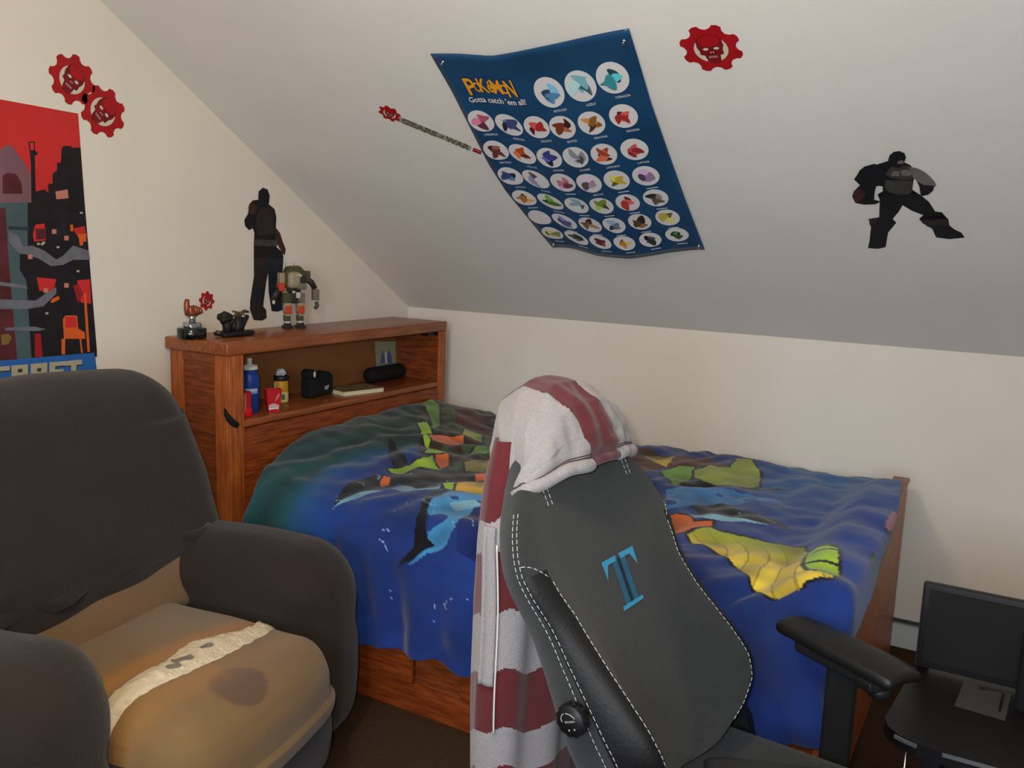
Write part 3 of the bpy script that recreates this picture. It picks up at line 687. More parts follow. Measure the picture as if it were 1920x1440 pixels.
MAN = dict(
lleg=[(-1.03, 1.426), (-1.031, 1.328), (-1.052, 1.234), (-1.054, 1.197), (-1.034, 1.155), (-0.989, 1.15), (-0.964, 1.159), (-0.966, 1.192), (-0.982, 1.208), (-0.965, 1.303), (-0.954, 1.341), (-0.94, 1.427)],
rleg=[(-0.966, 1.427), (-0.871, 1.428), (-0.868, 1.389), (-0.878, 1.301), (-0.873, 1.188), (-0.903, 1.182), (-0.936, 1.186), (-0.952, 1.264), (-0.954, 1.341)],
body=[(-1.005, 1.631), (-1.033, 1.627), (-1.052, 1.61), (-1.059, 1.573), (-1.078, 1.55), (-1.075, 1.527), (-1.054, 1.51), (-1.035, 1.519), (-1.026, 1.501), (-1.03, 1.464), (-1.03, 1.403), (-0.867, 1.404), (-0.874, 1.428), (-0.907, 1.447), (-0.91, 1.523), (-0.906, 1.566), (-0.916, 1.599), (-0.945, 1.616)],
arm=[(-0.913, 1.528), (-0.887, 1.505), (-0.87, 1.467), (-0.854, 1.438), (-0.861, 1.413), (-0.877, 1.428), (-0.901, 1.456), (-0.914, 1.466)],
head=[(-1.005, 1.636), (-1.002, 1.664), (-0.979, 1.68), (-0.954, 1.674), (-0.943, 1.653), (-0.946, 1.621), (-0.964, 1.608), (-0.993, 1.609)],
vest=[(-1.0, 1.60), (-.925, 1.605), (-.918, 1.50), (-1.01, 1.49), (-1.02, 1.55)],
belt=[(-1.028, 1.475), (-.905, 1.475), (-.905, 1.45), (-1.03, 1.45)],
fist=[(-1.058, 1.60), (-1.035, 1.62), (-1.01, 1.60), (-1.03, 1.57), (-1.055, 1.575)], shin1=[(-1.045, 1.22), (-.985, 1.22), (-.975, 1.28), (-1.035, 1.28)], shin2=[(-.945, 1.26), (-.885, 1.26), (-.878, 1.20), (-.93, 1.20)])
MC = dict(lleg=M_s5, rleg=M_s6, body=M_s1, arm=M_s4, head=M_s1, vest=M_s5, belt=M_s3, fist=M_s4, shin1=M_s6, shin2=M_s6)
m = MB()
for i, (k_, v_) in enumerate(MAN.items()): m.poly(v_, onwall, .0008+.0003*i, MC[k_])
tag(m.build('figure_sticker'), 'tall sticker of a dark standing figure in baggy trousers above the headboard', 'wall sticker')

# ---------------------------------------------------------------- red poster on the left wall
def W(px, py): return px_wall(px, py)
po2 = thing('poster', 'red and black blocky poster with a blue band of big letters on the left wall', 'poster', (.002, -1.98, 1.4))
TR, BRc = W(146, 213), W(181, 698); BR = (BRc[0]+.002, .93)
def pw(y, z, off): return onwall(y, z, off)
M_r1 = mat('print_red', (196, 44, 42), .5, var=.12, scale=6); M_r2 = mat('print_black', (28, 24, 28), .5, var=.4, scale=22); M_r3 = mat('print_blue', (40, 98, 168), .5)
M_r4 = mat('print_teal', (70, 88, 92), .5, var=.2, scale=9); M_r5 = mat('print_maroon', (84, 34, 40), .5, var=.35, scale=14); M_r6 = mat('print_orange', (210, 92, 34), .5)
M_r7 = mat('print_grey', (104, 104, 112), .5, var=.2, scale=30); M_r8 = mat('print_letter', (172, 164, 140), .5); M_r9 = mat('print_pink', (190, 120, 104), .5)
m = MB(); m.slab([TR, BR, (-2.37, .93), (-2.37, 1.87)], pw, .0004, .0016, M_r1, M_pw); m.build('sheet', parent=po2)
m = MB(); lay = [0]
def Q(pts, mt_):
    lay[0] += 1; m.poly([W(a, b) for a, b in pts], pw, .0018+.00006*lay[0], mt_)
def z1(L): return [(a/4.8, 80+b/4.8) for a, b in L]
def z2(L): return [(a/4.115, 380+b/4.115) for a, b in L]
RIGHT = lambda y: 146+(y-213)*.0715
# distant blocky hill and towers
Q(z1([(-300, 1440), (-300, 1000), (0, 960), (60, 920), (110, 930), (150, 1000), (190, 1040), (230, 1100), (270, 1180), (300, 1300), (320, 1440)]), mat('print_mauve', (120, 84, 92), .5, var=.2, scale=8))
Q(z1([(20, 1200), (60, 1170), (140, 1180), (190, 1260), (200, 1360), (20, 1360)]), M_r5)
Q(z2([(-300, 0), (220, 0), (240, 1210), (-300, 1230)]), M_r4)
Q(z2([(-300, 60), (40, 40), (60, 400), (130, 1210), (-300, 1230)]), M_r5)
Q(z1([(565, 930), (640, 930), (640, 945), (722, 945), (758, 1440), (430, 1440), (430, 1270), (470, 1270), (470, 1180), (510, 1150), (510, 1080), (545, 1080), (550, 960)]), M_r2)
Q(z1([(250, 890), (310, 890), (312, 970), (340, 1000), (310, 1020), (318, 1340), (400, 1320), (430, 1350), (470, 1440), (280, 1440), (275, 1100), (262, 970)]), M_r2)
Q(z1([(262, 900), (300, 900), (304, 965), (272, 970)]), M_r1)
Q(z2([(210, 0), (650, 0), (745, 1150), (745, 1190), (240, 1200), (200, 600), (150, 520), (150, 400), (210, 380)]), M_r2)
for b in ([(250, 240), (270, 170), (340, 160), (350, 290), (260, 300)], [(280, 575), (430, 590), (410, 690), (300, 680)], [(560, 200), (650, 180), (665, 270), (600, 270)], [(590, 600), (690, 590), (700, 780), (620, 770)]): Q(z2(b), M_r1)
for b in ([(560, 640), (600, 630), (640, 700), (600, 780)], [(265, 1010), (310, 1010), (325, 1190), (265, 1190)]): Q(z2(b), mat('print_crimson', (150, 28, 36), .5))
for b in ([(480, 900), (500, 870), (590, 870), (600, 970), (650, 1000), (655, 1050), (490, 1050)], [(470, 1050), (500, 1050), (498, 1170), (472, 1170)], [(600, 240), (665, 240), (660, 300), (640, 300), (635, 330), (612, 330)], [(385, 765), (400, 740), (450, 720), (455, 745), (400, 775)], [(610, 1050), (622, 1050), (635, 1160), (622, 1160)], [(640, 700), (660, 700), (690, 1150), (670, 1150)], [(535, 170), (560, 170), (560, 220), (540, 220)]): Q(z2(b), M_r6)
Q(z2([(270, 200), (340, 200), (345, 280), (275, 285)]), M_r5)
Q(z2([(500, 880), (580, 880), (590, 960), (500, 965)]), M_r1)
# chains of grey ore blocks
Q(z2([(60, 215), (140, 260), (170, 340), (240, 330), (340, 370), (430, 440), (480, 410), (560, 330), (680, 370), (690, 440), (560, 440), (480, 480), (390, 490), (290, 430), (200, 400), (140, 390), (60, 300)]), M_r7)
Q(z2([(-300, 600), (0, 610), (200, 640), (210, 665), (0, 640), (-300, 640)]), M_r7)
Q(z2([(-300, 750), (0, 745), (270, 755), (350, 700), (430, 650), (430, 700), (330, 800), (200, 820), (-300, 820)]), M_r7)
Q(z2([(30, 965), (260, 955), (350, 975), (300, 990), (40, 985)]), M_r7)
Q(z2([(60, 180), (215, 190), (215, 215), (60, 205)]), mat('print_slate', (44, 52, 58), .5))
Q(z2([(0, 1020), (60, 1010), (85, 1040), (60, 1090), (10, 1100)]), mat('print_ochre', (120, 96, 50), .5))
for x, y in ((395, 205), (490, 255), (490, 620), (210, 400), (330, 660)): Q(z2([(x, y), (x+35, y), (x+35, y+35), (x, y+35)]), M_r9)
for x, y in ((280, 310), (310, 312), (320, 300), (430, 335), (585, 520), (345, 845), (610, 70)): Q(z2([(x, y), (x+22, y), (x+22, y+16), (x, y+16)]), M_r8)
Q(z1([(490, 1340), (600, 1320), (610, 1400), (500, 1410)]), M_r9)
Q([(-60, 683), (0, 676), (175, 661), (181, 698), (184, 760), (-60, 760)], M_r3)
# block letters
M_ls = mat('print_letter_side', (60, 58, 58), .5)
LET = [[(0, 0), (1, 0), (1, .25), (.35, .25), (.35, .75), (1, .75), (1, 1), (0, 1)],
       [(0, 0), (1, 0), (1, .55), (.8, .6), (1, 1), (.65, 1), (.5, .65), (.35, .65), (.35, 1), (0, 1)],
       [(0, 0), (1, 0), (1, 1), (.68, 1), (.68, .72), (.32, .72), (.32, 1), (0, 1)],
       [(0, 0), (1, 0), (1, .25), (.35, .25), (.35, .45), (.85, .45), (.85, .68), (.35, .68), (.35, 1), (0, 1)],
       [(0, 0), (1, 0), (1, .28), (.66, .28), (.66, 1), (.34, 1), (.34, .28), (0, .28)]]
xs0 = [(-14, 17), (20, 51), (56, 87), (91, 122), (121, 152)]
for L_, (xa, xb) in zip(LET, xs0):
    def LQ(a, b, dx=0, dy=0, xa=xa, xb=xb):
        x = xa+(xb-xa)*a; top_ = 687-(x)*.085; return (x+dx, top_+b*(34-x*.02)+dy)
    Q([LQ(a, b, 1.5, 2.5) for a, b in L_], M_ls); Q([LQ(a, b) for a, b in L_], M_r8)
    if L_ is LET[1]: Q([LQ(a, b) for a, b in [(.38, .22), (.66, .22), (.66, .42), (.38, .42)]], M_ls)
    if L_ is LET[2]: Q([LQ(a, b) for a, b in [(.38, .28), (.64, .28), (.64, .48), (.38, .48)]], M_ls)
m.build('print', parent=po2)

# ---------------------------------------------------------------- brown armchair
AO = Vector((.80, -2.22, 0)); AY = rad(9)
af = Vector((math.cos(AY), math.sin(AY), 0)); al = Vector((-af.y, af.x, 0)); ZU = Vector((0, 0, 1))
AM = frame(AO, af, al, ZU)
M_brown = mat('slipcover_brown', (45, 37, 32), .95, var=.08, scale=14, bump=.5, bscale=160, spec=.1, sheen=.15)
M_tan = mat('tan_microfibre', (150, 118, 80), .9, attr='stain', var=.07, scale=7, bump=.3, bscale=120, spec=.1, sheen=.2)
M_stuff = mat('white_stuffing', (205, 188, 160), 1.0, var=.15, scale=60, bump=1.0, bscale=90, spec=.05)
arm = thing('armchair', 'large armchair in a dark brown slipcover with a torn tan seat', 'armchair', tuple(AO))
def wob(p, a, s, seed=0):
    v = Vector(p); n = noise.noise_vector(v*s+Vector((seed, seed*2, 0))); return v+n*a
# body under the seat
m = MB(); m.rbox((-.02, 0, .19), (.72, .80, .34), .06, M_brown, n=12, M=AM, deform=lambda p: wob(p, .012, 6)); m.build('base', parent=arm)
def armrest(sg):
    def df(p):
        t = (p.x+.38)/.80; top_ = max(0, (p.z-.38)/.26)
        q = p.copy(); q.z -= .035*max(0, t-.55)**1.5*top_*2.2 - .0
        q.y += sg*.02*top_*math.sin(math.pi*min(1, max(0, t)))
        q.y -= .030*math.exp(-((p.z-.40)/.06)**2)*max(-1, min(1, (p.y-sg*.45)/.14))
        if p.x > .25: q.x += .02*math.sin(math.pi*min(1, p.z/.6))
        return wob(q, .010, 5, 3+sg)
    m = MB(); m.rbox(((-.025 if sg > 0 else -.055), (.45 if sg > 0 else -.43), (.31 if sg > 0 else .333)), ((.73 if sg > 0 else .69), .30, (.62 if sg > 0 else .665)), .135, M_brown, n=26, M=AM, deform=df)
    return m.build('armrest', parent=arm)
armrest(1); armrest(-1)
# front / footrest
def fr(p):
    q = p.copy(); q.x += .03*math.sin(math.pi*(p.z-.05)/.3)+.035*math.cos(p.y*4.5); return wob(q, .010, 7, 9)
m = MB(); m.rbox((.34, 0, .19), (.10, .58, .28), .045, M_brown, n=16, M=AM, deform=fr); m.build('footrest', parent=arm)
# seat cushion
def seat(p):
    q = p.copy(); t = (p.x+.20)/.60
    if p.z > .40: q.z += .022*math.cos(p.y*4.6)*math.sin(math.pi*min(1, max(0, t*.9+.05)))
    q.x += .055*math.cos(p.y*4.0)*(t if t > 0 else 0)
    if t > .5: q.z -= .02*(t-.5)
    # front lip hangs over the footrest
    if p.x > .33 and p.z < .30: q.x += .015
    return wob(q, .012, 4.5, 21)
m = MB(); m.rbox((.105, 0.0, .325), (.60, .62, .25), .10, M_tan, n=60, M=AM, deform=seat)
so_ = m.build('seat_cushion', parent=arm)
# tan lower back
def back_shape(p, o=0.0):
    """p.x depth, p.y width, p.z height above seat -> reclined"""
    q = p.copy(); h = p.z-.42
    q.x = p.x - .30*h
    k = max(0, min(1, h/.66))
    return q
def backd(p):
    q = back_shape(p); h = (p.z-.42)/.66
    if h > 0:
        q.y *= 1.0 + .10*math.sin(math.pi*min(1, h)) - .02*h
        q.x += .05*math.sin(math.pi*min(1, max(0, h)))*(1-min(1, abs(p.y)/.5)**2)
        q.x += .012*math.sin(h*22+p.y*3)*math.exp(-((h-.22)/.14)**2)
        e = abs(p.y)/.5
        if h > .8: q.z -= .03*e**2.2
    return wob(q, .012, 4, 31)
m = MB(); m.rbox((-.225, .035, .785), (.25, 1.02, .63), .12, M_brown, n=44, M=AM, deform=backd)
m.build('backrest_cover', parent=arm)
m = MB(); m.rbox((-.205, .03, .53), (.22, .72, .26), .05, M_tan, n=26, M=AM, deform=lambda p: wob(back_shape(p), .006, 6, 40))
lb_ = m.build('lower_back', parent=arm)
# slipcover hem across the lower back
m = MB(); pts = []
for i in range(25):
    s_ = -.40+.86*i/24; z_ = .605 - .02*math.sin(math.pi*i/24)+.008*math.sin(i*1.3)
    q = back_shape(Vector((-.09+.008*math.sin(i*.9), s_, z_))); pts.append(AM @ q)
m.tube(pts, .022, M_brown, n=10); m.build('slipcover_hem', parent=arm)
# stains as colour of the cloth
def stain(o, f):
    me = o.data; ca_ = me.color_attributes.new('stain', 'FLOAT_COLOR', 'POINT')
    buf = np.ones((len(me.vertices), 4), np.float32)
    for i, v in enumerate(me.vertices): buf[i, :3] = f(v.co)
    ca_.data.foreach_set('color', buf.ravel())
OVC = None
TEAR = [(1.0, -2.50), (0.99, -2.41), (0.98, -2.34), (0.985, -2.27), (0.95, -2.17), (0.96, -2.12), (0.985, -2.06), (0.99, -1.98), (0.95, -1.93), (0.99, -1.90), (1.03, -1.98), (1.05, -2.09), (1.06, -2.18), (1.06, -2.29), (1.05, -2.38), (1.06, -2.50)]
def seatcol(v):
    c = A((124, 98, 64)); n = noise.noise(v*5)*.5+.5
    c = c*(1-.35*n)+A((100, 76, 52))*.35*n
    q = Vector(v)-OVC; d = (q.length/.068)**2
    k = float(np.clip((1.08-d)/.16, 0, 1)); c = c*(1-k)+A((96, 74, 58))*k
    if v.x < .985:
        k = math.exp(-((v.x-.955)/.035)**2); c = c*(1-k)+A((150, 102, 48))*k
    else:
        k = .5*math.exp(-((v.x-1.09)/.05)**2)*(1 if v.y < -2.2 else .5); c = c*(1-k)+A((160, 112, 56))*k
    return c
stain(lb_, lambda v: A((120, 94, 68)))
bvh = BVHTree.FromPolygons([v.co[:] for v in so_.data.vertices], [tuple(p.vertices) for p in so_.data.polygons])
OVC = bvh.ray_cast(CAM, ray(450, 1280).normalized())[0]
stain(so_, seatcol)
m = MB()
ts = [(TEAR[i], TEAR[len(TEAR)-1-i]) for i in range(8)]
def tearfn(a, b):
    k = a*7; i = min(6, int(k)); f_ = k-i
    p = [ts[i][j][0]*(1-f_)+ts[i+1][j][0]*f_ for j in (0, 1)]; q = [ts[i][j][1]*(1-f_)+ts[i+1][j][1]*f_ for j in (0, 1)]
    x = p[0]*(1-b)+p[1]*b; y = q[0]*(1-b)+q[1]*b
    x += .006*noise.noise(Vector((a*30, b*5, 0)))
    hit = bvh.ray_cast(Vector((x, y, 1.0)), Vector((0, 0, -1)))[0]
    z = hit.z if hit else .45
    return (x, y, z+.001+.010*math.sin(math.pi*b)*(1+.5*noise.noise(Vector((x*50, y*50, 0)))))
m.grid(tearfn, 70, 12, M_stuff); m.build('torn_stuffing', parent=arm)
m = MB()
for a, b, w_, h_ in ((.40, .45, .05, .18), (.52, .5, .03, .12), (.33, .6, .03, .15)):
    m.grid(lambda u, v, a=a, b=b, w_=w_, h_=h_: tuple(Vector(tearfn(a+(u-.5)*w_*1.6, b+(v-.5)*h_*(math.sin(math.pi*u)+.05)*2))+Vector((0, 0, .0022))), 8, 4, mat('stuffing_grey', (120, 108, 100), 1.0))
m.build('grey_lining', parent=arm)

# ---------------------------------------------------------------- gaming chair
GB = Vector((2.126, -1.951, .55)); GY = rad(-5); RC = rad(25)
gf = Vector((math.cos(GY), math.sin(GY), 0)); gl = Vector((-gf.y, gf.x, 0))
gup = -math.sin(RC)*gf + math.cos(RC)*ZU; gn = math.cos(RC)*gf + math.sin(RC)*ZU
def gb(u, v, w_): return GB + gl*u + gup*v + gn*w_
GM = frame(Vector((GB.x, GB.y, 0)), gf, gl, ZU)      # seat frame: x forward from the back hinge
M_soft = mat('charcoal_fabric', (47, 49, 49), .95, var=.10, scale=60, bump=.6, bscale=420, spec=.1, sheen=.15)
M_leat = mat('black_leatherette', (12, 12, 13), .62, bump=.25, bscale=150, spec=.4)
M_thr = mat('white_thread', (190, 195, 195), .8)
M_tealn = mat('blue_embroidery', (60, 150, 190), .6, var=.1, scale=80, bump=.4, bscale=500)
M_teald = mat('slate_embroidery', (44, 92, 120), .6, var=.15, scale=120, bump=.4, bscale=500)
gch = thing('gaming_chair', 'charcoal fabric gaming chair with a blue letter T on its tall reclined back', 'chair', (GB.x+.25, GB.y, 0))
VV = [-.115, -.09, -.06, -.02, .03, .08, .13, .18, .23, .28, .33, .38, .42, .46, .50, .54, .58, .62, .65, .67]
UO = [(-.115, .10), (-.09, .16), (-.06, .22), (-.02, .262), (.03, .277), (.1, .278), (.2, .272), (.28, .275), (.33, .295), (.38, .305), (.42, .295), (.46, .275), (.5, .245), (.54, .205), (.58, .175), (.62, .15), (.65, .115), (.67, .07)]
PW = [(-.115, .03), (-.09, .055), (-.06, .085), (-.02, .11), (.03, .115), (.1, .09), (.2, .045), (.28, .022), (.38, .008), (.5, .0), (.67, -.01)]
fi = lambda T_, v: float(np.interp(v, [a for a, b in T_], [b for a, b in T_]))
def ring(v):
    uo, pw_ = fi(UO, v), fi(PW, v); th = .1 if v < .6 else .1-.8*(v-.6)
    k = uo/.28
    half = [(0, .0), (.07*k, .002), (.13*k, .005), (.185*k, pw_*.55+.004), (.235*k, pw_+.006), (.262*k, pw_*.9-.002), (uo, pw_*.42-.012), (uo*.975, -.05), (uo*.88, -th+.015), (uo*.6, -th), (0, -th)]
    return half
m = MB(); vs = []; NR = 20
for v in VV:
    h = ring(v); full = h + [(-a, b) for a, b in reversed(h[1:-1])]
    vs += [gb(a, v, b) for a, b in full]
NRG = 20
fs = []; mi_s = []; mi_l = []
for j in range(len(VV)-1):
    for i in range(NRG):
        k = (i+1) % NRG; q = (j*NRG+i, j*NRG+k, (j+1)*NRG+k, (j+1)*NRG+i)
        vm = (VV[j]+VV[j+1])/2
        if (i in (4, 5) or i in (14, 15)[:0] or i in (14, 15)) and vm < .36: mi_l.append(q)
        else: mi_s.append(q)
mi_s.append(tuple(range(NRG))[::-1]); mi_s.append(tuple((len(VV)-1)*NRG+i for i in range(NRG)))
k0 = m.add(vs, mi_s, M_soft, True); i_ = m.m(M_leat)
for q in mi_l: m.f.append(q); m.mi.append(i_); m.sm.append(True)
br = m.build('backrest', parent=gch, subsurf=2)
# white stitching runs along both edges of the black inlays
m = MB()
def dash(path, r=.0008, on=.009, off_=.004, mt_=M_thr):
    P = [Vector(p) for p in path]; D_ = [0]
    for a, b in zip(P, P[1:]): D_.append(D_[-1]+(b-a).length)
    def at(s_):
        for i in range(len(P)-1):
            if s_ <= D_[i+1]: t = (s_-D_[i])/(D_[i+1]-D_[i]+1e-9); return P[i].lerp(P[i+1], t)
        return P[-1]
    s_ = 0
    while s_+on < D_[-1]: m.tube([at(s_), at(s_+on*.5), at(s_+on)], r, mt_, n=4); s_ += on+off_
dg = bpy.context.evaluated_depsgraph_get(); bme = br.evaluated_get(dg).to_mesh()
bvb = BVHTree.FromPolygons([v.co[:] for v in bme.vertices], [tuple(p.vertices) for p in bme.polygons])
br.evaluated_get(dg).to_mesh_clear()
def surf(u, v, dirn=None, off_=.0012):
    """point on the skin of the backrest seen from outside along dirn"""
    d_ = dirn if dirn is not None else -gn
    o_ = gb(u, v, 0) - d_*.5
    h = bvb.ray_cast(o_, d_)
    if h[0] is None: return gb(u, v, .01)
    return h[0] + h[1]*off_ if h[1].dot(d_) < 0 else h[0]-h[1]*off_
def near(u, v, w_, off_=.0012):
    p = gb(u, v, w_); h = bvb.find_nearest(p); nn = h[1]
    return h[0]+nn*off_
for sg in (-1, 1):
    vv = np.linspace(-.08, .50, 60)
    def L_(kk, dv=0):
        out = []
        for v in vv:
            h = ring(v); i = int(kk); f_ = kk-i; a = h[i][0]*(1-f_)+h[i+1][0]*f_; b = h[i][1]*(1-f_)+h[i+1][1]*f_
            out.append(near(sg*a, v+dv, b))
        return out
    dash(L_(5.95)); dash(L_(6.25))
    c_ = [p for p, v in zip(L_(3.9), vv) if v < .37]; dash(c_)
    # curved top of the inlay
    h = ring(.365); pa = [near(sg*(h[4][0]+(h[6][0]-h[4][0])*t), .365+.035*math.sin(math.pi*t*.5), h[4][1]+(h[6][1]-h[4][1])*t) for t in np.linspace(0, 1, 8)]
    dash(pa)
    dash([near(sg*.17, v, .004) for v in np.linspace(.485, .54, 8)]); dash([near(sg*.155, v, .004) for v in np.linspace(.485, .54, 8)])
m.build('stitching', parent=gch)
# embroidered letter T
m = MB()
def tm(a, b, off_): return surf(-.055+.135*a+.002, .228+.112*b-.0, None, .0012+off_)
def TP(pts, mt_, o=0):  # dense strip so it hugs the cloth
    m.poly(pts, tm, o, mt_)
TP([(.02, .88), (.42, .88), (.44, .98), (.0, .98)], M_tealn, .0006); TP([(.56, .88), (.98, .88), (1.0, .98), (.54, .98)], M_tealn, .0006)
TP([(.0, .98), (.02, .62), (.07, .72), (.16, .88)], M_tealn, .0004); TP([(1.0, .98), (.98, .62), (.93, .72), (.84, .88)], M_tealn, .0004)
TP([(.30, .9), (.45, .9), (.45, .06), (.30, .06)], M_teald, .0005); TP([(.55, .9), (.70, .9), (.70, .06), (.55, .06)], M_teald, .0005)
TP([(.18, .0), (.82, .0), (.82, .075), (.18, .075)], M_tealn, .0008)
TP([(.45, .9), (.55, .9), (.55, .06), (.45, .06)], mat('dark_blue_thread', (18, 40, 58), .7), .0003)
m.build('letter_T', parent=gch)
# side tag
m = MB(); P = gb(.292, .385, .012)
m.box(-.004, .004, -.03, .03, -.001, .001, M_leat)
tgm = MB(); tgm.slab([(0, 0), (1, 0), (1, 1), (0, 1)], lambda a, b, o: near(.283+.012*a, .345+.075*b, .012, .0015+o), 0, .001, M_leat); tg = tgm.build('side_tag', parent=gch)
tt_ = MB(); put_text(tt_, 'Vicor', lambda a, b, o: near(.2855+.007*(1-b), .352+.045*a, .012, .0030), 0, mat('teal_text', (90, 200, 190), .6)); tt_.build('tag_lettering', parent=tg)
# lumbar dial on the near side
kc = gb(-.285, .115, .0); KM = frame(kc, gf, ZU, -gl)
KM = frame(kc, gup.cross(-gl), gup, -gl)
m = MB(); prof_ = [(.018, -.03), (.020, 0), (.028, .004), (.029, .020), (.027, .024), (.001, .0245)]
m.lathe(prof_, M_black, n=24, M=KM)
for i in range(12):
    a = i*math.pi/6; m.box(.027, .031, -.003, .003, .003, .021, M_black, M=KM @ Matrix.Rotation(a, 4, 'Z'))
kn = m.build('lumbar_dial', parent=gch)
m = MB()
kmp = lambda a, b, o: KM @ Vector((a, b, .0247+o))
put_text(m, 'TITAN', lambda a, b, o: kmp(-.011+.022*a, -.002+.004*b, .0003), 0, M_thr)
for a0, a1 in ((.35, 2.0-.7+.3), (math.pi-1.3, math.pi+.0)):
    pts = [kmp(.016*math.cos(a0+(a1-a0)*t+.2), .016*math.sin(a0+(a1-a0)*t-.1), .0002) for t in np.linspace(0, 1, 9)]; m.tube(pts, .0007, M_thr, n=4)
for x in (-.006, .006): m.box(x-.001, x+.001, -.016, -.013, .0247, .0252, M_thr, M=KM)
m.build('dial_lettering', parent=kn)
# seat
def seatd(p):
    q = p.copy(); e = abs(p.y)/.26
    if p.z > .37: q.z += .030*max(0, e-.55)/.45 - .006*(1-e)
    if p.x > .38: q.z -= .03*((p.x-.38)/.14)**2*(1 if p.z > .4 else .3)
    return q
m = MB(); m.rbox((.245, 0, .355), (.57, .54, .11), .05, M_soft, n=26, M=GM, deform=seatd); m.build('seat', parent=gch)
m = MB()
for sg in (-1, 1): dash([GM @ Vector((x, sg*.165, .412)) for x in np.linspace(.06, .46, 20)])
m.build('seat_stitching', parent=gch)
for sg in (-1, 1):
    m = MB()
    m.add([GM @ Vector(v) for v in [(-.06, sg*.275, .36), (.10, sg*.275, .36), (.08, sg*.275, .44), (.02, sg*.275, .53), (-.05, sg*.275, .53), (-.06, sg*.305, .36), (.10, sg*.305, .36), (.08, sg*.305, .44), (.02, sg*.305, .53), (-.05, sg*.305, .53)]],
          [(0, 1, 2, 3, 4), (9, 8, 7, 6, 5)]+[(i, (i+1) % 5, 5+(i+1) % 5, 5+i) for i in range(5)], M_black)
    m.build('recliner_hinge', parent=gch)
# armrests
def armrest_g(c0, c1, low, name='armrest'):
    """pad from rear c0 to front c1"""
    X = (c1-c0).normalized(); Yv = ZU.cross(X).normalized(); Lp = (c1-c0).length
    PM = frame((c0+c1)/2, X, Yv, X.cross(Yv))
    r_ = gch
    m = MB()
    def pd(p):
        q = p.copy(); t = p.x/Lp*2; q.y *= 1-.10*t*t + .05*math.sin(t*2); q.z += -.008*t*t-.006*(p.y/.05)**2+ (0 if p.z > 0 else .006*abs(t)); return q
    m.rbox((0, .012, -.014), (Lp, .115, .030), .0145, M_black, n=18, M=PM, deform=pd)
    a_ = m.build(name, parent=r_)
    m = MB()
    m.rbox((.01, .0, -.042), (Lp*.72, .066, .030), .012, M_blackmat, n=6, M=PM, tight=True)
    m.rbox((.085, .0, -.048), (.05, .07, .03), .012, M_black, n=6, M=PM, tight=True)
    m.lathe([(.016, -.075), (.022, -.07), (.022, -.055), (.016, -.05)], M_black, n=16, M=PM @ Matrix.Translation((.10, 0, 0)))
    m.build('pad_bracket', parent=a_)
    m = MB()
    px_ = low
    m.rbox(((px_.x), px_.y, px_.z), (.062, .038, .27), .012, M_blackmat, n=4, tight=True)
    m.build('pillar', parent=a_)
    m = MB(); e = GM.inverted() @ px_
    m.rbox((e.x, e.y*.86, .335), (.06, abs(e.y)*.5, .03), .01, M_black, n=4, M=GM, tight=True); m.build('arm_bracket', parent=a_)
nr_ = lambda p: CAM+(p-CAM)*.975
ca_, cb_ = nr_(Vector((2.275, -1.585, .672))), nr_(Vector((2.545, -1.735, .668)))
ARP = nr_(Vector((2.415, -1.635, .50)))
armrest_g(ca_, cb_, ARP)
mir = lambda p: GM @ Vector(((GM.inverted() @ p).x, -(GM.inverted() @ p).y, p.z))
nx_ = gf*.085-ZU*.012
armrest_g(mir(ca_)+nx_, mir(cb_)+nx_, mir(ARP)+nx_)
# gas lift, star base and castors
GC = GM @ Vector((.25, 0, 0)); m = MB(); T_ = Matrix.Translation(GC)
m.box(-.09, .09, -.10, .10, .30, .335, M_blackmat, M=T_); m.lathe([(.03, .10), (.03, .22), (.022, .22), (.022, .32)], M_black, n=18, M=T_); m.build('gas_lift', parent=gch)
m = MB()
for i in range(5):
    a = i*2*math.pi/5+.4; R_ = T_ @ Matrix.Rotation(a, 4, 'Z')
    m.add([R_ @ Vector(v) for v in [(.02, -.03, .075), (.02, .03, .075), (.02, .03, .13), (.02, -.03, .13), (.31, -.018, .062), (.31, .018, .062), (.31, .018, .085), (.31, -.018, .085)]], [(0, 1, 2, 3), (7, 6, 5, 4), (0, 4, 5, 1), (1, 5, 6, 2), (2, 6, 7, 3), (3, 7, 4, 0)], M_black)
m.lathe([(.045, .07), (.05, .10), (.035, .14)], M_black, n=20, M=T_)
m.build('star_base', parent=gch)
for i in range(5):
    a = i*2*math.pi/5+.4; R_ = T_ @ Matrix.Rotation(a, 4, 'Z') @ Matrix.Translation((.30, 0, .03)) @ Matrix.Rotation(math.pi/2, 4, 'X')
    m = MB(); m.lathe([(.02, -.025), (.03, -.02), (.03, -.006), (.012, -.005), (.012, .005), (.03, .006), (.03, .02), (.02, .025)], M_black, n=18, M=R_); m.build('castor', parent=gch)

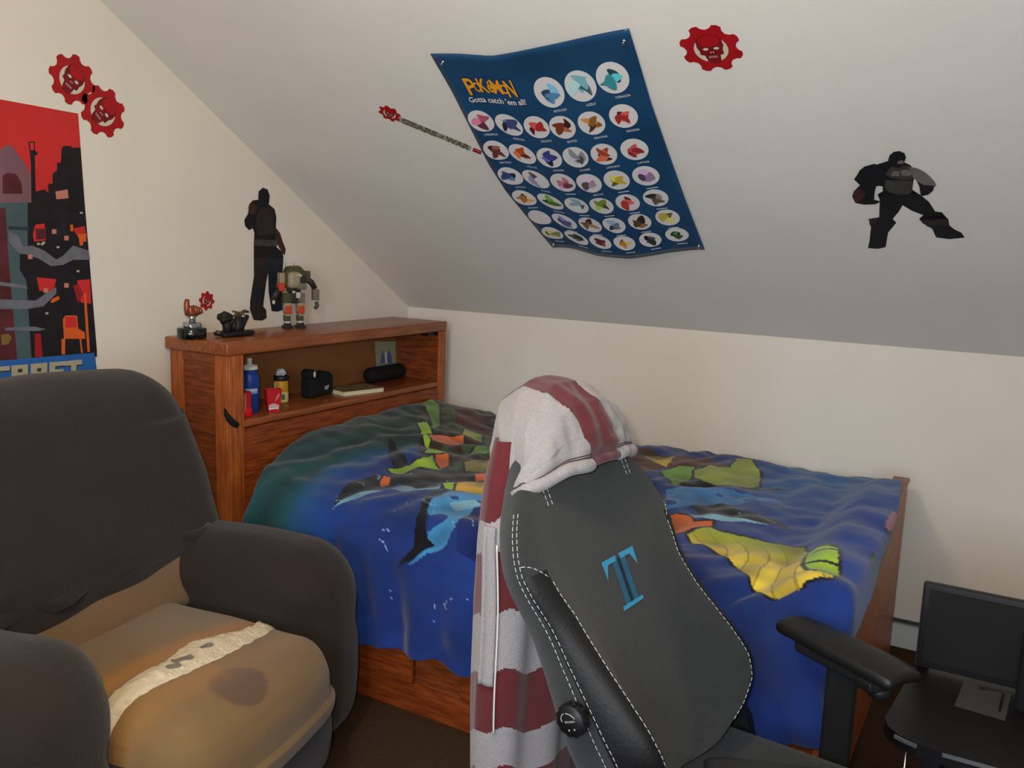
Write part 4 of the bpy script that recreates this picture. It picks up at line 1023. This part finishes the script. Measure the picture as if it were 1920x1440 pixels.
# ---------------------------------------------------------------- striped hooded jacket over the chair
M_maroon = mat('jersey_maroon', (90, 36, 40), .95, var=.08, scale=30, bump=.4, bscale=300, spec=.1, sheen=.2)
M_grey = mat('jersey_grey', (146, 141, 142), .95, var=.09, scale=160, bump=.4, bscale=300, spec=.1, sheen=.2)
M_lin = mat('jersey_lining', (150, 140, 142), .95, spec=.1)
jk = thing('hooded_jacket', 'maroon and light grey striped hooded jacket hung over the chair back', 'jacket', tuple(gb(-.05, .55, -.2)))
PATH = [(.0, .045, .543), (.08, .060, .568), (.2, .066, .60), (.34, .058, .66), (.46, .025, .715), (.56, -.035, .745), (.66, -.10, .735), (.78, -.155, .66), (.9, -.185, .56), (1.0, -.19, .46)]
def hoodp(a, b):
    s_ = a*2-1
    w0 = float(np.interp(b, [p[0] for p in PATH], [p[1] for p in PATH])); v0 = float(np.interp(b, [p[0] for p in PATH], [p[2] for p in PATH]))
    pv = float(np.interp(b, [0, .3, 1], [.532, .53, .44])); pw0 = -.045
    e = max(0.0, 1-abs(s_)**2.3)**.5
    hw = float(np.interp(b, [0, .3, .55, 1], [.218, .212, .185, .20]))
    u = s_*hw+.012; w_ = pw0+(w0-pw0)*e; v = pv+(v0-pv)*e
    k = .4+.6*e
    w_ += (.012*noise.noise(Vector((a*5, b*5, 4)))+.007*noise.noise(Vector((a*13, b*9, 7))))*k; v += .006*noise.noise(Vector((a*7, b*6, 9)))*k
    return gb(u, v, w_)
def hmat(a, b):
    x = a + .012*math.sin(b*17)+.006*math.sin(b*41)
    lo_ = np.interp(b, [0, .12, .3, .45, .6, 1], [.385, .37, .32, .29, .30, .34]); hi_ = np.interp(b, [0, .12, .3, .45, .6, 1], [.66, .64, .59, .58, .61, .64])
    return M_maroon if lo_ < x < hi_ or (x > .97) else M_grey
m = MB(); m.grid(hoodp, 150, 150, None, True, hmat); m.build('hood', parent=jk, solid=.006)
# turned hem of the hood opening
for a0, a1, mt_ in ((.0, .385, M_grey), (.385, .66, M_maroon), (.66, 1.0, M_grey)):
    m = MB(); pts = [hoodp(t, 0)+gn*.004-gup*.006 for t in np.linspace(a0, a1, 20)]
    r_ = [.014]*20 if mt_ is M_grey else [.010]*20
    r_[0] = r_[-1] = .009
    m.tube(pts, r_, mt_, n=12); h_ = m.build('hood_hem', parent=jk)
m = MB()
for a0, a1 in ((.02, .375), (.67, .98)):
    for bb_ in (.030, .045): m.tube([hoodp(t, bb_)+gn*.0045 for t in np.linspace(a0, a1, 24)], .0011, mat('dark_thread', (70, 40, 50), .9), n=4)
m.build('hem_stitching', parent=jk)
# body hanging behind the backrest
def bodyp(a, b):
    z = 1.10 - .84*b
    ang = a*2*math.pi
    hw = float(np.interp(b, [0, .1, .25, .5, .8, 1], [.13, .155, .172, .176, .184, .19])); hd = float(np.interp(b, [0, .1, .4, 1], [.035, .05, .075, .085]))
    fold_ = 1+.10*math.sin(ang*5+b*3)+.07*math.sin(ang*9+1.3+b*4)
    cx_ = 1.79+.02*b; cy_ = -1.955+.0*b
    c_, s_ = math.cos(ang), math.sin(ang)
    x = cx_ + hd*fold_*c_*(abs(c_)**-.2 if abs(c_) > .05 else 1); y = cy_ + hw*(1+.02*math.sin(b*12))*s_
    return (x, y, z + .015*math.sin(ang*3)*b)
def bmat(a, b):
    ang = a*2*math.pi; z = 1.10-.84*b + .02*math.sin(ang*2+.5)+.008*math.sin(ang*7)
    for z0, mt_ in ((.935, M_maroon), (.865, M_grey), (.735, M_maroon), (.612, M_grey), (.485, M_maroon), (.40, M_grey)):
        if z > z0: return mt_
    return M_maroon
m = MB(); m.grid(bodyp, 200, 200, None, True, bmat); m.build('body', parent=jk, solid=.005)
# pale front placket and zip
def plk(b, o=0): 
    return Vector(bodyp(.752+o, b))
m = MB(); m.grid(lambda a, b: tuple(plk(.20+.40*b, -.012+.034*a)+Vector((.002, -.006-.004*math.sin(a*math.pi), 0))), 6, 40, M_grey); m.build('placket', parent=jk, solid=.004)
m = MB(); m.tube([plk(b, .026)+Vector((.006, -.010, 0)) for b in np.linspace(.24, .72, 40)], .0022, mat('zip_white', (205, 205, 200), .5), n=5); m.tube([plk(b, -.012)+Vector((.0, -.008, 0)) for b in np.linspace(.2, .6, 30)], .005, M_grey, n=7)
m.build('zip', parent=jk)

# ---------------------------------------------------------------- low black desk with things on it
ZD = .45
M_desk = mat('desk_black', (22, 20, 20), .42, var=.15, scale=30, spec=.4)
M_edge = mat('silver_edge', (150, 156, 160), .3, metal=.7)
dk_ = thing('low_desk', 'low black desk with a silver trimmed rounded edge at the lower right', 'desk', (3.1, -1.3, 0))
outl = [(2.60, -.95), (3.75, -.95), (3.75, -1.60), (2.62, -1.602)]
cpts = [(2.60+.0-.06*math.sin(t)-.02*math.sin(t*.5), 0) for t in (0,)]
outl = [(2.545, -1.00), (3.75, -1.00), (3.75, -1.585), (2.62, -1.592), (2.575, -1.588), (2.535, -1.572), (2.51, -1.545), (2.498, -1.51)]
top_mp = lambda a, b, o: Vector((a, b, ZD+o))
m = MB(); m.slab(outl, top_mp, -.03, 0, M_desk); m.build('desk_top', parent=dk_)
m = MB()
for q in ([(2.528, -1.5765, ), (2.545, -1.585), (2.575, -1.5945)], [(2.625, -1.5985), (2.7, -1.597), (3.0, -1.595), (3.7, -1.592)]):
    P = [Vector((a, b, ZD-.006)) for a, b in q]
    for a, b in zip(P, P[1:]):
        d_ = (b-a).normalized(); nn = Vector((d_.y, -d_.x, 0)); m.add([a, b, b+nn*.004, a+nn*.004, a+ZU*.008, b+ZU*.008, b+nn*.004+ZU*.008, a+nn*.004+ZU*.008], [(0, 1, 2, 3), (7, 6, 5, 4), (0, 4, 5, 1), (1, 5, 6, 2), (2, 6, 7, 3), (3, 7, 4, 0)], M_edge)
m.build('edge_trim', parent=dk_)
for x, y in ((2.60, -1.50), (2.60, -1.06), (3.68, -1.06), (3.68, -1.50)):
    MB().box(x-.02, x+.02, y-.02, y+.02, 0, ZD-.03, M_black).build('leg', parent=dk_)
# panel standing at the desk's back: a switched-off flat screen
sc_ = thing('flat_screen', 'black switched-off flat screen standing at the back of the low desk', 'screen', (3.0, -1.2, ZD))
ZT = .683
m = MB(); m.box(2.532, 3.45, -1.205, -1.18, ZD+.012, ZT, M_black, bev=.002); m.build('screen_panel', parent=sc_)
m = MB(); m.box(2.545, 3.437, -1.2065, -1.2045, ZD+.03, ZT-.013, mat('screen_dark', (20, 19, 18), .7)); m.build('display', parent=sc_)
m = MB(); m.box(2.527, 2.56, -1.18, -1.155, ZD+.001, ZT-.012, mat('plum_plastic', (44, 34, 40), .6)); m.box(2.9, 3.1, -1.21, -1.10, ZD+.001, ZD+.013, M_black, bev=.003); m.build('stand', parent=sc_)
# paper scrap
m = MB(); sc_pts = [(2.645, -1.195), (2.670, -1.205), (2.682, -1.235), (2.700, -1.225), (2.748, -1.212), (2.738, -1.368), (2.632, -1.358)]
m.slab(sc_pts, top_mp, .0006, .0012, mat('paper_grey', (66, 63, 58), .8, var=.06, scale=12)); m.poly([(2.728, -1.225), (2.735, -1.225), (2.728, -1.33), (2.722, -1.33)], top_mp, .0014, M_desk)
tag(m.build('paper_scrap'), 'small torn grey sheet of paper lying on the low black desk', 'paper')
# speaker at the picture's right edge
m = MB(); m.rbox((2.80, -1.27, ZD+.09), (.09, .08, .18), .012, M_blackmat, n=4, tight=True)
sp_ = m.build('desk_speaker'); MB().lathe([(.03, 0), (.03, .003), (.02, .004), (.005, .001)], M_black, n=20, M=Matrix.Translation((2.80, -1.3105, ZD+.06)) @ Matrix.Rotation(math.pi/2, 4, 'X')).build('speaker_cone', parent=sp_)
tag(sp_, 'black upright speaker in front of the flat screen at the right edge', 'speaker')
m = MB(); m.lathe([(.004, ZD-.12), (.009, ZD-.11), (.011, ZD-.10), (.009, ZD-.09), (.003, ZD-.085), (.003, ZD-.03)], M_steel, n=14, M=Matrix.Translation((2.552, -1.545, 0))); m.build('leveling_bolt', parent=dk_)

# ---------------------------------------------------------------- things on top of the headboard
ZH = H
t = thing('trophy', 'small trophy of a copper coloured pointing hand on a round black base', 'trophy', (.12, -1.44, ZH))
TM_ = Matrix.Translation((.12, -1.442, ZH+.0005))
MB().lathe([(.048, 0), (.050, .003), (.050, .034), (.047, .037), (.044, .038)], M_blackgl, n=32, M=TM_).build('base', parent=t)
M_cop = mat('copper', (150, 84, 54), .35, metal=.5); M_chr = mat('chrome', (170, 175, 180), .2, metal=.9)
m = MB(); m.rbox((0, 0, .046), (.05, .05, .02), .008, M_chr, n=8, M=TM_, deform=lambda p: wob(p, .006, 40)); m.build('rock', parent=t)
m = MB(); TM_ = TM_ @ Matrix.Translation((0, 0, -.012)) @ Matrix.Scale(1.22, 4)
m.tube([(0, .002, .05), (0, .002, .065), (0, .0, .075)], [.010, .009, .014], M_chr, M=TM_)
m.rbox((0, .004, .088), (.022, .036, .034), .010, M_cop, n=8, M=TM_)
m.tube([(0, -.012, .078), (0, -.016, .095), (0, -.016, .112), (0, -.014, .124)], [.009, .0085, .008, .006], M_cop, M=TM_)
for i in range(3): m.tube([(.004, .004+i*.009, .102-i*.003), (.014, .004+i*.009, .098-i*.003), (.016, .004+i*.009, .086), (.006, .004+i*.009, .082)], .0055, M_cop, M=TM_)
m.build('hand', parent=t)
# dark winged figurine
t = thing('figurine', 'small black model of a winged creature beside the trophy', 'figurine', (.17, -1.28, ZH))
FM = Matrix.Translation((.165, -1.285, ZH+.0005)) @ Matrix.Scale(1.12, 4)
M_fig = mat('figurine_black', (26, 24, 24), .55, var=.3, scale=80); M_fb = mat('figurine_bronze', (78, 62, 42), .45)
m = MB(); m.rbox((0, 0, .008), (.06, .13, .016), .007, M_fig, n=10, M=FM, deform=lambda p: wob(p, .006, 30)); m.build('base', parent=t)
m = MB()
m.tube([(0, -.075, .018), (0, -.055, .012), (0, -.03, .014)], [.007, .005, .006], M_fb, M=FM)
m.tube([(0, -.03, .012), (0, -.034, .030), (.002, -.036, .050)], [.016, .013, .016], M_fig, M=FM)
m.rbox((0, -.038, .062), (.03, .040, .036), .010, M_fig, n=8, M=FM, deform=lambda p: wob(p, .010, 60))
m.tube([(0, .01, .012), (0, .014, .034), (0, .012, .052), (0, .004, .058)], [.020, .022, .016, .008], M_fig, M=FM)
m.tube([(0, -.008, .018), (.002, -.004, .040), (0, -.006, .048)], [.010, .010, .006], M_fig, M=FM)
m.tube([(0, .024, .02), (0, .034, .036), (0, .046, .052), (0, .056, .064)], [.012, .009, .008, .007], M_fig, M=FM)
m.build('body', parent=t)
for pts in ([(0, .022, .05), (0, .02, .074), (0, -.008, .082)], [(0, .02, .07), (0, .045, .080), (0, .062, .076)], [(0, .02, .06), (0, .004, .068), (0, -.008, .066)]):
    m = MB(); m.tube(pts, [.007, .006, .003], M_fb, M=FM); m.build('wing', parent=t)
m = MB(); m.tube([(.006, .026, .062), (.006, .034, .066), (.004, .032, .054)], [.006, .007, .004], M_chr, M=FM); m.build('crystal', parent=t)
# tiny pale stud put in for a bright glint on the headboard
m = MB(); m.lathe([(.006, 0), (.005, .004), (.001, .012)], mat('glint_stud', (200, 170, 140), .2, trans=.5), n=10, M=Matrix.Translation((.15, -1.185, ZH+.0005)))
tag(m.build('glint'), 'tiny pale stud standing in for a glint right of the black figurine', 'glint')
# brick-built robot
rb = thing('toy_robot', 'grey, olive and orange toy robot standing on the headboard', 'toy robot', (.07, -.9, ZH))
RM = Matrix.Translation((.085, -.895, ZH+.0005)) @ Matrix.Rotation(rad(-22), 4, 'Z')
R1 = mat('toy_grey', (112, 104, 92), .4); R2 = mat('toy_dark', (48, 42, 44), .4); R3 = mat('toy_olive', (74, 72, 48), .4); R4 = mat('toy_orange', (186, 66, 40), .4); R5 = mat('toy_white', (196, 190, 172), .4); R6 = mat('toy_tan', (150, 138, 112), .4)
def part(name, boxes, tubes=()):
    m = MB()
    for x0, x1, y0, y1, z0, z1, q in boxes: m.box(x0, x1, y0, y1, z0, z1, q, M=RM, bev=.0022)
    for pts, r_, q in tubes: m.tube(pts, r_, q, M=RM)
    return m.build(name, parent=rb)
for sg in (-1, 1):
    y = sg*.028-.004
    part('leg', [(-.018, .034, y-.015, y+.015, 0, .010, R2), (-.006, .020, y-.012, y+.012, .008, .020, R2), (-.006, .012, y-.009, y+.009, .018, .028, R5), (-.010, .014, y-.012, y+.012, .028, .052, R3), (-.004, .020, y-.010, y+.010, .048, .060, R6),
                 (-.006, .024, y-.014, y+.012, .058, .090, R4), (-.008, .018, y-.015, y+.013, .066, .104, R6), (-.012, .018, y-.016, y+.016, .100, .142, R1 if sg > 0 else R3)])
part('torso', [(-.018, .018, -.030, .022, .100, .112, R2), (-.014, .022, -.018, .010, .108, .150, R2), (.018, .026, .000, .018, .122, .146, R5), (.016, .024, -.016, -.004, .142, .152, R5), (-.012, .014, -.028, .024, .146, .158, R2)])
m = MB(); m.rbox((.004, -.002, .203), (.080, .098, .098), .042, R3, n=14, M=RM, deform=lambda p: wob(p, .004, 50))
m.rbox((.026, -.012, .196), (.05, .056, .068), .018, R6, n=8, M=RM)
m.box(.036, .052, .004, .030, .186, .210, R2, M=RM, bev=.002); m.box(.034, .054, -.004, .030, .160, .184, R1, M=RM, bev=.003); m.box(.044, .050, -.010, .012, .206, .220, R5, M=RM, bev=.001)
for y in (-.034, .002): m.tube([(-.004, y, .24), (-.004, y, .262)], .0013, R3, n=6, M=RM)
m.build('hull', parent=rb)
part('arm', [(-.014, .018, -.066, -.044, .176, .224, R6), (-.012, .020, -.070, -.046, .150, .184, R4)], [([(0, -.060, .16), (.002, -.078, .140), (.004, -.088, .112)], [.012, .013, .012], R2), ([(.004, -.088, .112), (.006, -.090, .098)], [.007, .006], R5)])
part('arm', [(-.016, .016, .040, .066, .188, .232, R3), (-.012, .014, .082, .106, .112, .158, R1)], [([(0, .06, .196), (0, .078, .184), (0, .092, .160)], [.013, .013, .012], R2), ([(0, .094, .114), (0, .096, .104)], [.007, .006], R5), ([(0, .098, .104), (.002, .102, .090), (.004, .094, .078), (.006, .086, .082)], [.008, .009, .007, .004], R3)])

# ---------------------------------------------------------------- things on the bookcase shelf
ZS = SH+.0006
M_redp = mat('red_plastic', (190, 18, 22), .35, trans=.25); M_bluep = mat('blue_plastic', (24, 58, 140), .35)
t = thing('squeeze_bottle', 'tall blue squeeze bottle with a white spout on the shelf', 'bottle', (.245, -1.285, ZS))
BM = Matrix.Translation((.215, -1.262, ZS))
MB().lathe([(.030, 0), (.033, .004), (.033, .05), (.035, .10), (.036, .128), (.030, .148), (.026, .152), (.026, .160)], M_bluep, n=32, M=BM).build('body', parent=t)
MB().lathe([(.030, .1605), (.031, .165), (.029, .176), (.010, .180), (.009, .184)], M_white, n=28, M=BM).build('cap', parent=t)
MB().lathe([(.0075, .184), (.009, .188), (.0095, .200), (.008, .203)], M_white, n=18, M=BM).build('spout', parent=t)
m = MB()
def cyl(ang0, ang1, z0, z1, r_): return lambda a, b, o: BM @ Vector(((r_+o)*math.cos(ang0+(ang1-ang0)*a), (r_+o)*math.sin(ang0+(ang1-ang0)*a), z0+(z1-z0)*b))
ca0 = rad(-75); f_ = cyl(ca0, ca0+rad(85), .072, .094, .0345)
m.grid(lambda a, b: f_(a, b*.9+.05, .0004), 12, 2, mat('label_pale', (120, 150, 190), .5)); [m.poly([(a0, .45), (a1, .45), (a1+.02, .85), (a0+.03, .8)], lambda a, b, o: f_(a, b, .0010), 0, M_white) for a0, a1 in ((.12, .2), (.25, .34), (.38, .45), (.5, .6), (.65, .72), (.77, .86))]
m.build('label', parent=t)
t = MB(); BM2 = Matrix.Translation((.262, -1.330, ZS))
t.lathe([(.021, 0), (.023, .003), (.0235, .028), (.0225, .03), (.0225, .085), (.020, .09), (.017, .091)], M_redp, n=26, M=BM2); t = t.build('red_bottle')
tag(t, 'small see-through red bottle behind the left post of the headboard', 'bottle')
MB().lathe([(.0238, .002), (.0242, .003), (.0242, .030), (.0238, .031)], mat('bright_red_label', (215, 16, 26), .4), n=26, M=BM2).build('label', parent=t)
# red carton
t = thing('snack_carton', 'small red carton with white stripes beside the blue bottle', 'carton', (.29, -1.225, ZS))
CM = Matrix.Translation((.275, -1.205, ZS)) @ Matrix.Rotation(rad(-30), 4, 'Z') @ Matrix.Scale(1.15, 4)
m = MB(); bt, tp = .018, .025
vs = []
for (hx, z) in ((bt, 0), (tp, .075)): vs += [(-hx*.7, -hx, z), (hx*.7, -hx, z), (hx*.7, hx, z), (-hx*.7, hx, z)]
M_redc = mat('carton_red', (176, 22, 30), .5)
m.add(vs, [(3, 2, 1, 0), (0, 1, 5, 4), (1, 2, 6, 5), (2, 3, 7, 6), (3, 0, 4, 7)], M_redc, M=CM); m.build('box', parent=t, solid=.0012)
m = MB(); cf = lambda a, b, o: CM @ Vector(((bt+(tp-bt)*b)*.7+.0008+o, -(bt+(tp-bt)*b)+2*(bt+(tp-bt)*b)*a, .075*b))
for i in range(8):
    a = .06+i*.105; y = .12+.06*math.sin(i*.5); m.poly([(a, y), (a+.05, y), (a+.08, y+.20), (a+.02, y+.22)], cf, .0004, M_white)
m.poly([(.05, .12), (.85, .16), (.88, .20), (.05, .18)], cf, .0003, M_white)
m.poly([(.55, .5), (.62, .5), (.86, .72), (.84, .86), (.68, .72)], cf, .0004, mat('carton_pink', (214, 120, 120), .5)); m.build('printed_stripes', parent=t)
# canister
t = thing('canister', 'yellow canister with a black lid and crumpled white paper on top', 'canister', (.15, -1.035, ZS))
KM_ = Matrix.Translation((.16, -1.045, ZS)) @ Matrix.Rotation(rad(-40), 4, 'Z')
M_yel = mat('label_yellow', (188, 140, 24), .45)
MB().lathe([(.026, 0), (.027, .002), (.027, .086), (.025, .088)], M_yel, n=28, M=KM_).build('body', parent=t)
MB().lathe([(.029, .0885), (.030, .090), (.030, .105), (.028, .107)], M_black, n=28, M=KM_).build('lid', parent=t)
m = MB()
cy = lambda a, b, o: KM_ @ Vector(((.0272+o)*math.cos(a), (.0272+o)*math.sin(a), b))
m.grid(lambda a, b: cy(-1.6+2.9*a, .004+.040*b, .0006), 16, 2, mat('label_cream', (210, 196, 130), .5)); m.grid(lambda a, b: cy(-.05+.45*a, .014+.022*b, .0012), 4, 2, mat('label_green', (60, 110, 60), .5)); m.grid(lambda a, b: cy(-1.7+.7*a, .052+.030*b, .0006), 6, 2, M_white)
m.build('label', parent=t)
m = MB(); m.rbox((0, 0, .121), (.030, .026, .026), .010, mat('tissue_white', (214, 208, 212), .9), n=10, M=KM_, deform=lambda p: wob(p, .012, 70)); m.build('crumpled_paper', parent=t)
# black case
t = thing('toy_case', 'chunky black case with two rounded lobes and white letters on the shelf', 'case', (.2, -.85, ZS))
NM = Matrix.Translation((.165, -.845, ZS)) @ Matrix.Rotation(rad(6), 4, 'Z') @ Matrix.Scale(1.2, 4)
m = MB(); m.rbox((0, 0, .034), (.05, .128, .068), .012, M_blackmat, n=8, M=NM, tight=True)
m.lathe([(.018, -.022), (.020, -.018), (.020, .018), (.018, .022)], M_blackmat, n=22, M=NM @ Matrix.Translation((0, -.044, .078)) @ Matrix.Rotation(math.pi/2, 4, 'Y'))
m.lathe([(.026, -.022), (.028, -.018), (.028, .018), (.026, .022)], M_blackmat, n=22, M=NM @ Matrix.Translation((0, .032, .056)) @ Matrix.Rotation(math.pi/2, 4, 'Y')); m.build('case_body', parent=t)
m = MB(); nf = lambda a, b, o: NM @ Vector((.0256+o, -.01+.06*a, .02+.03*b))
put_text(m, 'NF', lambda a, b, o: nf(.30+.42*a, .05+.5*b, .0004), 0, M_white, bold=.02, shear=.2); m.build('white_lettering', parent=t)
m = MB(); m.lathe([(.008, 0), (.008, .0015)], M_white, n=16, M=NM @ Matrix.Translation((.0225, -.044, .082)) @ Matrix.Rotation(math.pi/2, 4, 'Y') @ Matrix.Diagonal((1.4, .8, 1, 1))); m.build('white_badge', parent=t)
# book
t = thing('book', 'thick pale book lying flat with its pages facing out on the shelf', 'book', (.24, -.66, ZS))
KB = Matrix.Translation((.215, -.665, ZS)) @ Matrix.Rotation(rad(-14), 4, 'Z')
m = MB(); m.box(-.065, .065, -.10, .10, .0015, .0165, mat('book_pages', (214, 200, 160), .9), M=KB); m.build('pages', parent=t)
m = MB(); m.box(-.067, .067, -.102, .104, 0, .0015, M_white, M=KB); m.box(-.067, .067, -.102, .104, .0165, .018, mat('book_cover', (120, 104, 76), .5, var=.3, scale=20), M=KB); m.box(-.067, .067, .102, .104, .0015, .0165, M_white, M=KB); m.build('cover', parent=t)
# black cylinder speaker
m = MB(); SMt = Matrix.Translation((.118, -.335, ZS+.036)) @ Matrix.Rotation(math.pi/2, 4, 'X')
m.lathe([(.022, -.125), (.031, -.120), (.0355, -.105), (.0355, .105), (.031, .120), (.022, .125)], M_blackmat, n=30, M=SMt)
tag(m.build('portable_speaker'), 'black cylindrical speaker lying on the shelf at its right end', 'speaker')
# picture card on the back panel
t = thing('picture_card', 'pale green card with a small purple picture at the back of the shelf', 'card', (.052, -.3, .95))
cpx = [(709, 641), (748, 641), (749, 692), (712, 692)]
def cardp(a, b, o): 
    q = [onx(x, y, .075) for x, y in cpx]; r = q[3]*(1-a)*(1-b)+q[2]*a*(1-b)+q[1]*a*b+q[0]*(1-a)*b; return Vector((.054-.0+.0*b+o, r.y, r.z))
m = MB(); m.slab([(0, 0), (1, 0), (1, 1), (0, 1)], cardp, 0, .001, mat('card_green', (150, 156, 122), .6)); m.build('card', parent=t)
m = MB(); M_pu = mat('card_purple', (104, 92, 142), .6)
for q in ([(.2, .18), (.45, .22), (.42, .5), (.35, .72), (.28, .5)], [(.55, .22), (.8, .18), (.76, .5), (.66, .74), (.56, .5)]): m.poly(q, cardp, .0013, M_pu)
m.poly([(.46, .2), (.54, .2), (.54, .6), (.46, .6)], cardp, .0014, M_white); m.build('picture', parent=t)
# red cloth edge at the far right, hung on the knee wall
